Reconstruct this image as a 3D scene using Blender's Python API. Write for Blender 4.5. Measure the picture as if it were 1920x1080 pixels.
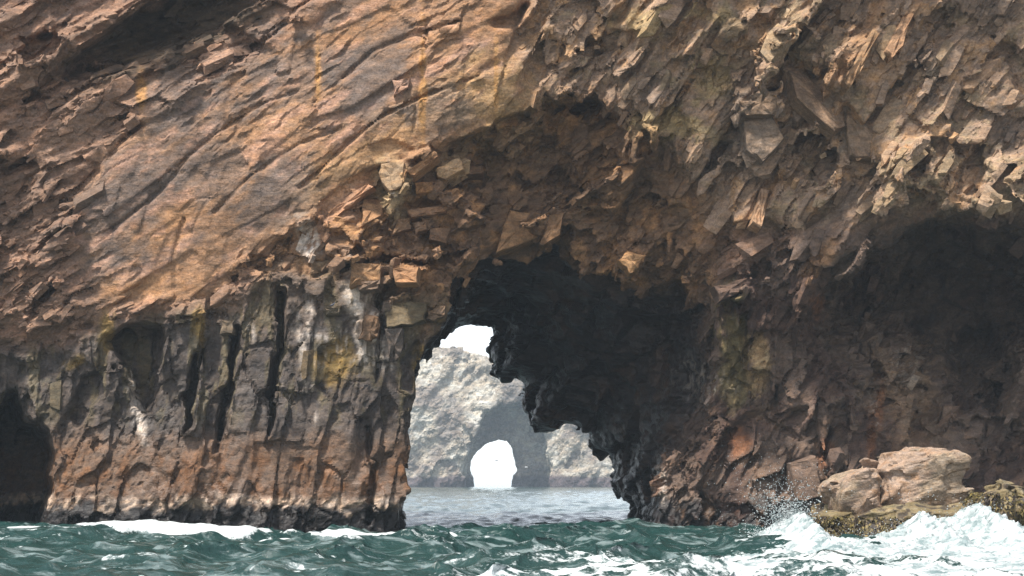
import bpy, math
import numpy as np, time
from concurrent.futures import ThreadPoolExecutor
_T0 = time.time()
def lap(t): print('LAP %-18s %.1f' % (t, time.time() - _T0), flush=True)
from mathutils import Vector

sc = bpy.context.scene
for _o in list(bpy.data.objects):
    bpy.data.objects.remove(_o, do_unlink=True)
rng = np.random.default_rng(7)

# ------------------------------------------------------------------ camera, sky, sun, exposure
CAM_Z = 2.5            # metres above the sea, standing in a boat
F = 2637.0             # focal length in pixels of a 1920 px wide frame
HOR = 903.0            # row of the horizon in that frame
cam_d = bpy.data.cameras.new('camera')
cam = bpy.data.objects.new('camera', cam_d)
sc.collection.objects.link(cam)
cam_d.sensor_width = 36.0
cam_d.lens = F / 1920 * 36.0
cam_d.shift_y = (HOR - 540) / 1920
cam_d.clip_start = 0.5
cam_d.clip_end = 12000
cam.location = (0, 0, CAM_Z)
cam.rotation_euler = (math.radians(90), 0, 0)
sc.camera = cam

SUN_EL, SUN_AZ = math.radians(61), math.radians(-138)     # azimuth from +Y, clockwise: behind the camera, to the left
world = bpy.data.worlds.new('World'); sc.world = world
world.use_nodes = True
wn = world.node_tree.nodes; wl = world.node_tree.links
bg = wn['Background']
sky = wn.new('ShaderNodeTexSky'); sky.sky_type = 'NISHITA'
sky.sun_disc = False
sky.sun_elevation = SUN_EL; sky.sun_rotation = SUN_AZ
sky.altitude = 0; sky.air_density = 1.0; sky.dust_density = 0.7; sky.ozone_density = 1.0
hs = wn.new('ShaderNodeHueSaturation'); hs.inputs['Saturation'].default_value = 0.35      # a thin even overcast: the sky is nearly white
wl.new(sky.outputs[0], hs.inputs['Color']); wl.new(hs.outputs[0], bg.inputs[0])
bg.inputs[1].default_value = 0.098
sun_d = bpy.data.lights.new('sun', 'SUN')
sun_d.energy = 2.9; sun_d.angle = math.radians(8); sun_d.color = (1.0, 0.95, 0.87)
sun = bpy.data.objects.new('sun', sun_d); sc.collection.objects.link(sun)
sdir = Vector((math.sin(SUN_AZ) * math.cos(SUN_EL), math.cos(SUN_AZ) * math.cos(SUN_EL), math.sin(SUN_EL)))
sun.rotation_euler = sdir.to_track_quat('Z', 'Y').to_euler()
sun.location = sdir * 200

sc.view_settings.view_transform = 'Standard'
sc.view_settings.look = 'None'
sc.view_settings.gamma = 1.0
sc.view_settings.exposure = 1.55
sc.view_settings.use_curve_mapping = False
sc.render.engine = 'CYCLES'
sc.cycles.use_denoising = True
sc.cycles.denoising_prefilter = 'NONE'
sc.cycles.max_bounces = 6
sc.cycles.volume_bounces = 1

# ------------------------------------------------------------------ numpy helpers
f32 = np.float32
def hsh(i, j, k, seed):
    h = (i.astype(np.uint32) * np.uint32(374761393) + j.astype(np.uint32) * np.uint32(668265263)
         + k.astype(np.uint32) * np.uint32(2147483647 - 1640531) + np.uint32((seed * 974711 + 77) & 0xffffffff))
    h = (h ^ (h >> np.uint32(13))) * np.uint32(1274126177)
    h = (h ^ (h >> np.uint32(16))) * np.uint32(2246822519)
    return h ^ (h >> np.uint32(15))
def h01(h, n=0):
    h = (h * np.uint32(2654435761 + 40503 * 2 * n & 0xffffffff)) ^ (h >> np.uint32(5 + n))
    h = (h ^ (h >> np.uint32(15))) * np.uint32(2246822519)
    return ((h >> np.uint32(8)).astype(f32)) * f32(1 / 16777216.0)
def vnoise(p, scale, seed):
    q = (p * f32(scale)).astype(f32)
    i0 = np.floor(q); t = q - i0
    t = t * t * t * (t * (t * 6 - 15) + 10)
    i0 = i0.astype(np.int32)
    out = np.zeros(len(q), f32)
    for a in (0, 1):
        wa = t[:, 0] if a else 1 - t[:, 0]
        for b in (0, 1):
            wb = wa * (t[:, 1] if b else 1 - t[:, 1])
            for c in (0, 1):
                wc = wb * (t[:, 2] if c else 1 - t[:, 2])
                out += wc * h01(hsh(i0[:, 0] + a, i0[:, 1] + b, i0[:, 2] + c, seed))
    return out * 2 - 1
def fbm(p, scale, seed, octs=4, gain=0.5):
    out = np.zeros(len(p), f32); a = 1.0; s = 0.0
    for o in range(octs):
        out += f32(a) * vnoise(p, scale, seed + 31 * o); s += a; a *= gain; scale *= 2.03
    return out / f32(s)
def sstep(a, b, x):
    t = np.clip((x - a) / (b - a), 0, 1); return t * t * (3 - 2 * t)
def frame(theta, dip=0.0):
    th = math.radians(theta); d = math.radians(dip)
    a = np.array([math.cos(th), 0, math.sin(th)]); b = np.array([-math.sin(th), 0, math.cos(th)]); c = np.array([0, 1.0, 0])
    a2 = a * math.cos(d) + c * math.sin(d); c2 = -a * math.sin(d) + c * math.cos(d)
    return np.stack([a2, b, c2]).astype(f32)
TAB = np.random.default_rng(99).random((65536, 8)).astype(f32)
def blocks(p, fr, size, seed, tilt=0.25, k=58.0, jit=0.66, want_id=False, off=1.0, saw=(0, 0), want_edge=False):
    """Fracture field: each joint-bounded block has a plane of its own; returns the plane height in metres (+ is carved away) and the block id."""
    q = (p @ fr.T) / np.array(size, f32)
    i0 = np.floor(q - 0.5).astype(np.int32)
    num = np.zeros(len(q), f32); den = np.zeros(len(q), f32)
    best = np.full(len(q), 9e9, f32) if want_id else None
    bid = np.zeros(len(q), np.uint32) if want_id else None
    s0, s1, s2 = [f32(x) for x in size]
    e1 = np.full(len(q), 9, f32); e2 = np.full(len(q), 9, f32)
    for a in (0, 1):
        for b in (0, 1):
            for c in (0, 1):
                i = i0[:, 0] + a; j = i0[:, 1] + b; l = i0[:, 2] + c
                h = hsh(i, j, l, seed)
                T = TAB[h & np.uint32(65535)]
                dx = q[:, 0] - (i + f32(.5 - .5 * jit)) - f32(jit) * T[:, 0]
                dy = q[:, 1] - (j + f32(.5 - .5 * jit)) - f32(jit) * T[:, 1]
                dz = q[:, 2] - (l + f32(.5 - .5 * jit)) - f32(jit) * T[:, 2]
                d2 = dx * dx + dy * dy + dz * dz
                w = np.exp(f32(-k) * np.minimum(d2, f32(1.4)))
                v = f32(2 * off) * (T[:, 3] - f32(.5))
                v += (f32(2.2 * saw[0] * s0) * T[:, 4] * T[:, 4] + f32(2 * tilt * s0) * (T[:, 7] - f32(.5))) * dx
                v += (f32(2.2 * saw[1] * s1) * T[:, 5] * T[:, 5] + f32(2 * tilt * s1) * (T[:, 6] - f32(.5))) * dy
                num += w * v; den += w
                if want_edge:
                    e2 = np.minimum(e2, np.maximum(e1, d2)); e1 = np.minimum(e1, d2)
                if want_id:
                    m = d2 < best; best[m] = d2[m]; bid[m] = h[m]
    r = num / (den + f32(1e-30))
    if want_edge: return r, (np.sqrt(e2) - np.sqrt(e1)) * f32(min(size))
    return (r, bid) if want_id else r
def par(fn, p, step=160000):
    """fn over slices of p on all cores."""
    with ThreadPoolExecutor(4) as ex:
        r = list(ex.map(lambda i: fn(p[i:i + step]), range(0, len(p), step)))
    return tuple(np.concatenate(x) for x in zip(*r)) if isinstance(r[0], tuple) else np.concatenate(r)

# raster of feature maps over the face of the cliff, addressed by bearing (pixel columns and rows of the frame)
RX0, RX1, RY0, RY1, RS = -420, 2340, -460, 1500, 4
rx = np.arange(RX0, RX1, RS, dtype=f32); ry = np.arange(RY0, RY1, RS, dtype=f32)
GX, GY = np.meshgrid(rx, ry)
def polysd(pts, gx=None, gy=None):
    gx = GX if gx is None else gx; gy = GY if gy is None else gy
    pts = np.array(pts, f32); d = np.full(gx.shape, 9e9, f32); ins = np.zeros(gx.shape, bool)
    n = len(pts)
    for i in range(n):
        ax, ay = pts[i]; bx, by = pts[(i + 1) % n]
        ex, ey = bx - ax, by - ay; L = ex * ex + ey * ey + 1e-9
        t = np.clip(((gx - ax) * ex + (gy - ay) * ey) / L, 0, 1)
        d = np.minimum(d, (gx - ax - t * ex) ** 2 + (gy - ay - t * ey) ** 2)
        if ay != by:
            c = ((ay > gy) != (by > gy)) & (gx < ex * (gy - ay) / (by - ay) + ax)
            ins ^= c
    d = np.sqrt(d); return np.where(ins, -d, d)
def linesd(pts):
    pts = np.array(pts, f32); d = np.full(GX.shape, 9e9, f32)
    for i in range(len(pts) - 1):
        ax, ay = pts[i]; bx, by = pts[i + 1]
        ex, ey = bx - ax, by - ay; L = ex * ex + ey * ey + 1e-9
        t = np.clip(((GX - ax) * ex + (GY - ay) * ey) / L, 0, 1)
        d = np.minimum(d, (GX - ax - t * ex) ** 2 + (GY - ay - t * ey) ** 2)
    return np.sqrt(d)
def samp(m, px, py):
    u = np.clip((px - RX0) / RS, 0, m.shape[1] - 1.001); v = np.clip((py - RY0) / RS, 0, m.shape[0] - 1.001)
    i = u.astype(np.int32); j = v.astype(np.int32); a = (u - i).astype(f32); b = (v - j).astype(f32)
    return (m[j, i] * (1 - a) + m[j, i + 1] * a) * (1 - b) + (m[j + 1, i] * (1 - a) + m[j + 1, i + 1] * a) * b
def bearing(p):
    y = np.maximum(p[:, 1], 1.0)
    return 960 + F * p[:, 0] / y, HOR - F * (p[:, 2] - CAM_Z) / y
def at(px, py, y):
    return np.array([(px - 960) / F * y, y, CAM_Z - (py - HOR) / F * y])

def surface_nets(f, org, h):
    """Quad mesh of the zero level of f (negative is solid)."""
    nx, ny, nz = f.shape
    s = f < 0
    cnt = np.zeros((nx - 1, ny - 1, nz - 1), np.uint8)
    for a in (0, 1):
        for b in (0, 1):
            for c in (0, 1):
                cnt += s[a:nx - 1 + a, b:ny - 1 + b, c:nz - 1 + c]
    act = (cnt > 0) & (cnt < 8)
    I, J, K = np.nonzero(act)
    idx = np.full(act.shape, -1, np.int32); idx[I, J, K] = np.arange(len(I), dtype=np.int32)
    cor = {}
    for a in (0, 1):
        for b in (0, 1):
            for c in (0, 1):
                cor[a, b, c] = f[I + a, J + b, K + c]
    acc = np.zeros((len(I), 3), f32); n = np.zeros(len(I), f32)
    for ax in range(3):
        for u in (0, 1):
            for v in (0, 1):
                p0 = [u, v]; p0.insert(ax, 0); p1 = list(p0); p1[ax] = 1
                f0 = cor[tuple(p0)]; f1 = cor[tuple(p1)]
                m = (f0 < 0) != (f1 < 0)
                t = np.where(m, f0 / np.where(m, f0 - f1, 1), 0)
                for d in range(3):
                    acc[:, d] += np.where(m, t if d == ax else p0[d], 0)
                n += m
    V = (np.stack([I, J, K], 1) + acc / n[:, None]) * h + np.array(org, f32)
    quads = []
    for ax in range(3):
        sl0 = [slice(None)] * 3; sl1 = [slice(None)] * 3
        sl0[ax] = slice(0, -1); sl1[ax] = slice(1, None)
        s0 = s[tuple(sl0)]; x = s0 != s[tuple(sl1)]
        o = [d for d in range(3) if d != ax]
        for d in o:
            e = [slice(None)] * 3; e[d] = slice(0, 1); x[tuple(e)] = False
            e[d] = slice(f.shape[d] - 1, None); x[tuple(e)] = False
        P = np.stack(np.nonzero(x), 1)
        if not len(P): continue
        fl = s0[P[:, 0], P[:, 1], P[:, 2]]
        q = []
        for da, db in ((0, 0), (1, 0), (1, 1), (0, 1)):
            c = P.copy(); c[:, o[0]] -= 1 - da; c[:, o[1]] -= 1 - db
            q.append(idx[c[:, 0], c[:, 1], c[:, 2]])
        q = np.stack(q, 1)
        if ax == 1: fl = ~fl
        q[~fl] = q[~fl][:, ::-1]
        quads.append(q)
    return V.astype(f32), np.concatenate(quads)
def relax(V, Q, lam=0.5, it=1):
    e = np.concatenate([Q[:, [0, 1]], Q[:, [1, 2]], Q[:, [2, 3]], Q[:, [3, 0]]])
    a = np.concatenate([e[:, 0], e[:, 1]]); b = np.concatenate([e[:, 1], e[:, 0]])
    n = np.bincount(a, minlength=len(V)).astype(f32); n[n == 0] = 1
    for _ in range(it):
        av = np.stack([np.bincount(a, V[b, d], len(V)) for d in range(3)], 1) / n[:, None]
        V = (V + lam * (av - V)).astype(f32)
    return V
def subdivide(V, Q):
    e = np.concatenate([Q[:, [0, 1]], Q[:, [1, 2]], Q[:, [2, 3]], Q[:, [3, 0]]])
    key = np.sort(e, 1).astype(np.int64); key = key[:, 0] * len(V) + key[:, 1]
    u, inv = np.unique(key, return_inverse=True)
    m = 0.5 * (V[u // len(V)] + V[u % len(V)])
    n, nq = len(V), len(Q)
    c = V[Q].mean(1)
    V2 = np.concatenate([V, m, c]).astype(f32)
    E = inv.reshape(4, nq).T + n; C = np.arange(nq) + n + len(u)
    Q2 = np.concatenate([np.stack([Q[:, i], E[:, i], C, E[:, i - 1]], 1) for i in range(4)])
    return V2, Q2
def vnormals(V, Q):
    fn = np.cross(V[Q[:, 2]] - V[Q[:, 0]], V[Q[:, 3]] - V[Q[:, 1]])
    N = np.zeros((len(V), 3), f32)
    for d in range(3):
        N[:, d] = sum(np.bincount(Q[:, i], fn[:, d], len(V)) for i in range(4))
    return N / (np.linalg.norm(N, axis=1, keepdims=True) + 1e-12)

def make_mesh(name, V, Q, mat, cols=None, attrs=None, smooth=False, parent=None):
    V = np.asarray(V, f32); Q = np.asarray(Q, np.int32); k = Q.shape[1]
    me = bpy.data.meshes.new(name)
    me.vertices.add(len(V)); me.vertices.foreach_set('co', V.ravel())
    me.loops.add(Q.size); me.loops.foreach_set('vertex_index', Q.ravel())
    me.polygons.add(len(Q)); me.polygons.foreach_set('loop_start', np.arange(0, Q.size, k, dtype=np.int32))
    me.update(calc_edges=True)
    me.polygons.foreach_set('use_smooth', np.full(len(Q), smooth, bool))
    if cols is not None:
        ca = me.attributes.new('Col', 'FLOAT_COLOR', 'POINT')
        ca.data.foreach_set('color', np.concatenate([cols, np.ones((len(cols), 1))], 1).astype(f32).ravel())
    for an, av in (attrs or {}).items():
        at_ = me.attributes.new(an, 'FLOAT', 'POINT'); at_.data.foreach_set('value', av.astype(f32).ravel())
    me.materials.append(mat)
    o = bpy.data.objects.new(name, me); sc.collection.objects.link(o)
    if parent is not None: o.parent = parent
    return o
def submesh(V, Q, sel, *arrs):
    q = Q[sel]; u, inv = np.unique(q, return_inverse=True)
    return (V[u], inv.reshape(q.shape)) + tuple(a[u] for a in arrs)
def tag(o, label=None, cat=None, group=None, kind=None):
    if label: o['label'] = label
    if cat: o['category'] = cat
    if group: o['group'] = group
    if kind: o['kind'] = kind
    return o
def lin(r, g, b):
    c = np.array([r, g, b], float) / 255
    return np.where(c <= 0.04045, c / 12.92, ((c + 0.055) / 1.055) ** 2.4).astype(f32)

# ------------------------------------------------------------------ materials
def node(nt, kind, **kw):
    n = nt.nodes.new(kind)
    for k, v in kw.items():
        if hasattr(n, k): setattr(n, k, v)
        else: n.inputs[k].default_value = v
    return n
def rock_material(name, tex=1.0, bump=1.0, rough=0.85, grain=(0.62, 1.4)):
    m = bpy.data.materials.new(name); m.use_nodes = True
    nt = m.node_tree; L = nt.links; b = nt.nodes['Principled BSDF']
    att = node(nt, 'ShaderNodeAttribute', attribute_name='Col')
    geo = node(nt, 'ShaderNodeNewGeometry')
    mp = node(nt, 'ShaderNodeMapping'); mp.inputs['Rotation'].default_value = (0, math.radians(32), 0)
    mp.inputs['Scale'].default_value = (0.55, 1, 1.5)
    L.new(geo.outputs['Position'], mp.inputs['Vector'])
    n1 = node(nt, 'ShaderNodeTexNoise'); n1.inputs['Scale'].default_value = 1.9 * tex; n1.inputs['Detail'].default_value = 9; n1.inputs['Roughness'].default_value = 0.66
    n2 = node(nt, 'ShaderNodeTexNoise'); n2.inputs['Scale'].default_value = 9.0 * tex; n2.inputs['Detail'].default_value = 6; n2.inputs['Roughness'].default_value = 0.78
    L.new(mp.outputs[0], n1.inputs['Vector']); L.new(geo.outputs['Position'], n2.inputs['Vector'])
    r1 = node(nt, 'ShaderNodeMapRange'); r1.inputs[1].default_value = 0.32; r1.inputs[2].default_value = 0.68; r1.inputs[3].default_value = grain[0]; r1.inputs[4].default_value = grain[1]
    r2 = node(nt, 'ShaderNodeMapRange'); r2.inputs[1].default_value = 0.3; r2.inputs[2].default_value = 0.7; r2.inputs[3].default_value = 0.5; r2.inputs[4].default_value = 1.5
    L.new(n1.outputs[0], r1.inputs[0]); L.new(n2.outputs[0], r2.inputs[0])
    mu = node(nt, 'ShaderNodeMath', operation='MULTIPLY'); L.new(r1.outputs[0], mu.inputs[0]); L.new(r2.outputs[0], mu.inputs[1])
    vm = node(nt, 'ShaderNodeVectorMath', operation='SCALE'); L.new(att.outputs['Color'], vm.inputs[0]); L.new(mu.outputs[0], vm.inputs['Scale'])
    # warm and cool mottling of the minerals
    n3 = node(nt, 'ShaderNodeTexNoise'); n3.inputs['Scale'].default_value = 3.1 * tex; n3.inputs['Detail'].default_value = 5
    L.new(mp.outputs[0], n3.inputs['Vector'])
    cr = node(nt, 'ShaderNodeValToRGB'); e = cr.color_ramp.elements
    e[0].position = 0.34; e[0].color = (0.93, 0.98, 1.06, 1); e[1].position = 0.66; e[1].color = (1.06, 1.0, 0.93, 1)
    L.new(n3.outputs[0], cr.inputs[0])
    vm2 = node(nt, 'ShaderNodeVectorMath', operation='MULTIPLY'); L.new(vm.outputs[0], vm2.inputs[0]); L.new(cr.outputs[0], vm2.inputs[1])
    L.new(vm2.outputs[0], b.inputs['Base Color'])
    wa = node(nt, 'ShaderNodeAttribute', attribute_name='wet')
    rw = node(nt, 'ShaderNodeMapRange'); rw.inputs[3].default_value = rough; rw.inputs[4].default_value = .38; L.new(wa.outputs['Fac'], rw.inputs[0]); L.new(rw.outputs[0], b.inputs['Roughness'])
    b.inputs['Specular IOR Level'].default_value = 0.3
    # chiselled facets: every Voronoi cell is a plane with its own tilt
    hgt = None
    for sc_, amt in ((1.3 * tex, 0.45), (4.2 * tex, 0.22)):
        vo = node(nt, 'ShaderNodeTexVoronoi', feature='F1'); vo.inputs['Scale'].default_value = 1.0
        pv = node(nt, 'ShaderNodeVectorMath', operation='SCALE'); pv.inputs['Scale'].default_value = sc_
        wv_ = node(nt, 'ShaderNodeVectorMath', operation='MULTIPLY_ADD'); wv_.inputs[1].default_value = (.25 / tex,) * 3
        L.new(n3.outputs['Color'], wv_.inputs[0]); L.new(mp.outputs[0], wv_.inputs[2])
        L.new(wv_.outputs[0], pv.inputs[0]); L.new(pv.outputs[0], vo.inputs['Vector'])
        su = node(nt, 'ShaderNodeVectorMath', operation='SUBTRACT'); L.new(pv.outputs[0], su.inputs[0]); L.new(vo.outputs['Position'], su.inputs[1])
        rc = node(nt, 'ShaderNodeVectorMath', operation='SUBTRACT'); L.new(vo.outputs['Color'], rc.inputs[0]); rc.inputs[1].default_value = (.5, .5, .5)
        dt = node(nt, 'ShaderNodeVectorMath', operation='DOT_PRODUCT'); L.new(su.outputs[0], dt.inputs[0]); L.new(rc.outputs[0], dt.inputs[1])
        fm = node(nt, 'ShaderNodeMath', operation='MULTIPLY_ADD'); fm.inputs[1].default_value = amt * 2.4; L.new(dt.outputs['Value'], fm.inputs[0])
        if hgt is None: fm.inputs[2].default_value = 0
        else: L.new(hgt, fm.inputs[2])
        hgt = fm.outputs[0]
    ad = node(nt, 'ShaderNodeMath', operation='MULTIPLY_ADD'); L.new(n1.outputs[0], ad.inputs[0]); ad.inputs[1].default_value = 0.35; L.new(hgt, ad.inputs[2])
    ad2 = node(nt, 'ShaderNodeMath', operation='MULTIPLY_ADD'); L.new(n2.outputs[0], ad2.inputs[0]); ad2.inputs[1].default_value = 0.28; L.new(ad.outputs[0], ad2.inputs[2])
    bu = node(nt, 'ShaderNodeBump'); bu.inputs['Strength'].default_value = 0.75; bu.inputs['Distance'].default_value = 0.17 * bump
    L.new(ad2.outputs[0], bu.inputs['Height']); L.new(bu.outputs[0], b.inputs['Normal'])
    return m
ROCK = rock_material('fractured_rock')
FAR_ROCK = rock_material('distant_rock', tex=0.12, bump=10.0)
BOULDER = rock_material('pale_boulder_rock', tex=1.6, bump=0.6)

def plain(name, col, rough=0.6, spec=0.3):
    m = bpy.data.materials.new(name); m.use_nodes = True
    nt = m.node_tree; b = nt.nodes['Principled BSDF']
    n = node(nt, 'ShaderNodeTexNoise'); n.inputs['Scale'].default_value = 14
    g = node(nt, 'ShaderNodeNewGeometry'); nt.links.new(g.outputs['Position'], n.inputs['Vector'])
    r = node(nt, 'ShaderNodeValToRGB')
    r.color_ramp.elements[0].color = (*[c * 0.75 for c in col], 1); r.color_ramp.elements[1].color = (*[min(1, c * 1.2) for c in col], 1)
    nt.links.new(n.outputs[0], r.inputs[0]); nt.links.new(r.outputs[0], b.inputs['Base Color'])
    b.inputs['Roughness'].default_value = rough; b.inputs['Specular IOR Level'].default_value = spec
    return m

# ------------------------------------------------------------------ the cliff: macro shape
D0 = 72.0
ctrl = [  # column, row, how far behind (+) or in front (-) of the 72 m plane
 (0,0,-.6),(300,60,.3),(0,300,0),(0,600,.6),(0,720,1.6),(-300,300,0),(-300,900,1),(-300,-300,-.5),(300,-300,0),
 (500,200,0),(800,200,-.3),(700,50,.4),(800,-300,.8),(300,450,0),(300,600,.4),(200,780,1.0),(600,800,0),(700,900,0),(120,950,.3),(400,950,-.4),(400,700,.5),
 (1000,100,.2),(1000,300,2.2),(900,330,1.5),(750,400,.4),(800,550,1.2),(740,700,.6),(745,850,.7),(740,980,.6),
 (1100,350,3.2),(1100,440,4.6),(1300,440,3.6),(1250,300,1.9),(1150,200,.9),
 (1200,100,.0),(1200,0,-.6),(1500,0,-2.4),(1500,200,-.2),(1500,350,1.1),(1450,480,2.1),(1550,560,2.6),(1350,250,.4),
 (1750,300,-.9),(1900,0,-3),(1900,300,-1.2),(1750,380,-1.2),(1900,410,-.9),(2200,0,-3.5),(2140,420,-1.5),(1500,-300,-4),(2200,-300,-5),
 (1400,600,4),(1420,800,4.8),(1340,900,5.6),(1262,990,6.0),(1500,900,4.2),(1400,980,4.4),(1600,960,4.4),
 (1600,700,5.4),(1700,850,5.6),(1880,860,6.2),(1600,600,8.5),(1750,510,12.5),(1900,530,13),(1900,680,10),(1850,960,5.0),(2160,600,3),(2160,900,3),
 (1750,402,-1.2),(1750,445,4.5),(1620,500,1.2),(1640,545,6),(1880,425,-1.0),(1880,475,6.5),(1330,800,6.4),(1290,880,6.4),(1310,750,7.0),(1262,940,6.2),
 (600,1200,-.3),(100,1200,.5),(1400,1200,3),(1900,1200,4),(760,1200,.5)]
cp = np.array(ctrl, float)
def tps(r2): return 0.5 * r2 * np.log(r2 + 1e-9)
S_ = 1 / 400.0
A = tps(((cp[:, None, :2] - cp[None, :, :2]) ** 2).sum(-1) * S_ * S_) + np.eye(len(cp)) * 0.02
Pm = np.concatenate([np.ones((len(cp), 1)), cp[:, :2] * S_], 1)
sol = np.linalg.solve(np.block([[A, Pm], [Pm.T, np.zeros((3, 3))]]), np.concatenate([cp[:, 2], np.zeros(3)]))
DEP = (sol[-3] + sol[-2] * GX * S_ + sol[-1] * GY * S_)
for w_, (cx, cy, _) in zip(sol[:-3], cp):
    DEP = DEP + w_ * tps(((GX - cx) ** 2 + (GY - cy) ** 2) * S_ * S_)
DEP = np.clip(DEP, -6, 15).astype(f32)
# wobble the traced outlines so no edge is a straight cut
_g = np.stack([GX.ravel(), GY.ravel(), np.zeros(GX.size)], 1).astype(f32)
WX = (7 * fbm(_g, 1 / 46, 11, 3)).reshape(GX.shape); WY = (7 * fbm(_g, 1 / 46, 12, 3)).reshape(GX.shape)
def wsd(pts): return polysd(pts, GX + WX, GY + WY)
SLAB = [(140,420),(190,300),(330,190),(470,110),(620,10),(760,-120),(1010,-120),(985,20),(955,80),(985,150),(1002,203),(945,226),(887,255),(823,282),(757,296),
        (703,317),(645,342),(600,383),(583,410),(553,433),(493,470),(447,497),(430,540),(300,570),(190,560),(150,500)]
sdS = wsd(SLAB)
steps = [  # polygon, depth (+ recess), soft edge in px
 ([(1002,203),(945,226),(887,255),(823,282),(757,296),(703,317),(645,342),(600,383),(583,410),(553,433),(493,470),(447,497),(560,520),(720,520),(860,480),(1000,420),(1150,330),(1180,240),(1120,190),(1060,170)], .55, 7),
 ([(1002,203),(945,226),(887,255),(835,280),(850,330),(880,400),(1000,420),(1150,330),(1180,240),(1120,190),(1060,190)], .9, 9),
 ([(130,150),(150,95),(200,60),(250,15),(330,-10),(470,-40),(560,-60),(500,0),(440,40),(400,62),(355,85),(300,100),(260,110),(215,130)], 2.3, 9),
 ([(25,85),(95,62),(125,70),(105,110),(40,130)], 1.0, 8),
 ([(-20,360),(60,340),(45,375),(-20,425)], .9, 8), ([(-20,290),(70,297),(70,315),(-20,330)], .8, 6),
 ([(45,590),(75,545),(102,515),(108,545),(62,592)], .8, 7),
 ([(195,640),(230,612),(300,612),(303,640),(292,720),(280,770),(255,750),(240,690)], 2.0, 10),
 ([(130,770),(160,700),(180,690),(185,640),(200,650),(190,740),(150,800)], .7, 9),
 ([(364,655),(377,655),(370,730),(364,800),(346,812),(352,740)], 1.7, 6),
 ([(432,700),(436,620),(446,615),(440,690),(432,760),(412,850),(400,850),(412,780)], 1.4, 6),
 ([(524,540),(537,540),(533,650),(524,710),(517,780),(503,835),(508,760),(518,650)], 1.8, 6),
 ([(583,517),(640,492),(715,478),(790,486),(830,476),(880,462),(855,502),(790,503),(715,494),(650,503)], 1.6, 6),
 ([(670,445),(690,425),(727,416),(732,440),(700,452),(673,460)], .7, 5),
 ([(748,396),(785,364),(828,370),(795,384),(757,402)], .7, 5),
 ([(713,550),(745,524),(788,528),(772,548),(722,560)], .7, 5),
 ([(707,555),(717,555),(716,640),(712,725),(706,725)], .7, 4),
 ([(823,350),(905,325),(905,350),(830,362)], .6, 6), ([(805,300),(870,275),(880,300),(820,315)], .5, 6),
 ([(750,690),(770,640),(790,620),(790,680),(770,740),(750,730)], .6, 8),
 ([(1422,160),(1440,136),(1464,140),(1466,168),(1437,180)], 1.2, 7),
 ([(1335,92),(1380,78),(1408,96),(1425,112),(1380,112)], .8, 6),
 ([(1448,92),(1452,60),(1492,52),(1494,72)], .8, 6),
 ([(1508,352),(1530,308),(1560,286),(1574,300),(1548,348)], 1.1, 7),
 ([(1688,332),(1720,268),(1742,278),(1748,320),(1730,342)], 1.4, 8),
 ([(1185,305),(1207,236),(1226,246),(1228,295)], 1.1, 7), ([(1070,200),(1110,175),(1140,195),(1100,225)], .7, 6),
 ([(1780,268),(1842,268),(1852,385),(1792,362)], 1.0, 9), ([(1500,250),(1540,240),(1530,310),(1500,350),(1480,330)], .5, 8),
 ([(1020,180),(1085,165),(1060,200),(1010,222)], .5, 6), ([(920,45),(985,10),(975,45),(930,55)], .7, 5), ([(1075,95),(1140,60),(1150,90),(1110,110)], .5, 6),
 ([(1400,480),(1430,430),(1450,440),(1440,520),(1410,530)], .8, 8), ([(1520,600),(1545,540),(1600,530),(1640,580),(1600,640),(1530,640)], 1.2, 10),
 ([(1775,660),(1800,625),(1850,610),(1880,650),(1905,690),(1890,735),(1870,780),(1835,760),(1800,775),(1785,730)], 4.0, 18),
 ([(1555,760),(1590,745),(1600,800),(1570,860),(1555,900),(1545,850)], .9, 7), ([(1420,690),(1445,700),(1450,770),(1425,780)], .7, 7),
 ([(-90,1500),(-80,800),(-10,770),(25,742),(40,790),(70,800),(96,850),(90,905),(78,955),(66,1000),(62,1500)], 11.0, 12),
 # proud masses
 ([(1365,130),(1430,150),(1470,200),(1450,290),(1400,300),(1380,230)], -.5, 10),
 ([(1530,230),(1560,120),(1620,20),(1650,20),(1600,130),(1570,220)], -.7, 8), ([(1590,120),(1640,60),(1700,0),(1760,0),(1680,120),(1620,180)], -.6, 9),
 ([(1350,580),(1375,570),(1390,640),(1392,740),(1380,760),(1368,700)], -.6, 7), ([(1405,600),(1440,590),(1440,690),(1425,720),(1405,700)], -.4, 7),
 ([(1500,600),(1490,560),(1520,520),(1545,540)], -.9, 5), ([(1340,560),(1410,535),(1395,560),(1350,565)], -.8, 5), ([(1160,490),(1205,480),(1195,505),(1180,515)], -.9, 5),
 ([(700,300),(757,300),(757,390),(725,410),(700,380)], -.35, 5), ([(850,275),(905,275),(895,320),(835,345)], -.4, 6),
 ([(690,480),(780,490),(785,530),(740,520),(690,560)], -.3, 5), ([(660,600),(712,590),(710,640),(672,640)], -.35, 5),
]
LIP = (1 - sstep(-6, 6, polysd([(1515,640),(1535,575),(1575,525),(1640,475),(1700,428),(1740,408),(1790,414),(1850,432),(1920,436),(2050,470),(2080,900),(1500,900)], GX + 2.6 * WX, GY + 3.0 * WY))) * (1 - sstep(500, 720, GY))
DEP = np.minimum(DEP + f32(4.5) * LIP.astype(f32), 15)
for pts, d, e in steps:
    DEP += f32(d) * (1 - sstep(-e, e, wsd(pts) if d < 8 else polysd(pts, GX + 2.2 * WX, GY + 2.2 * WY)))
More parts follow.
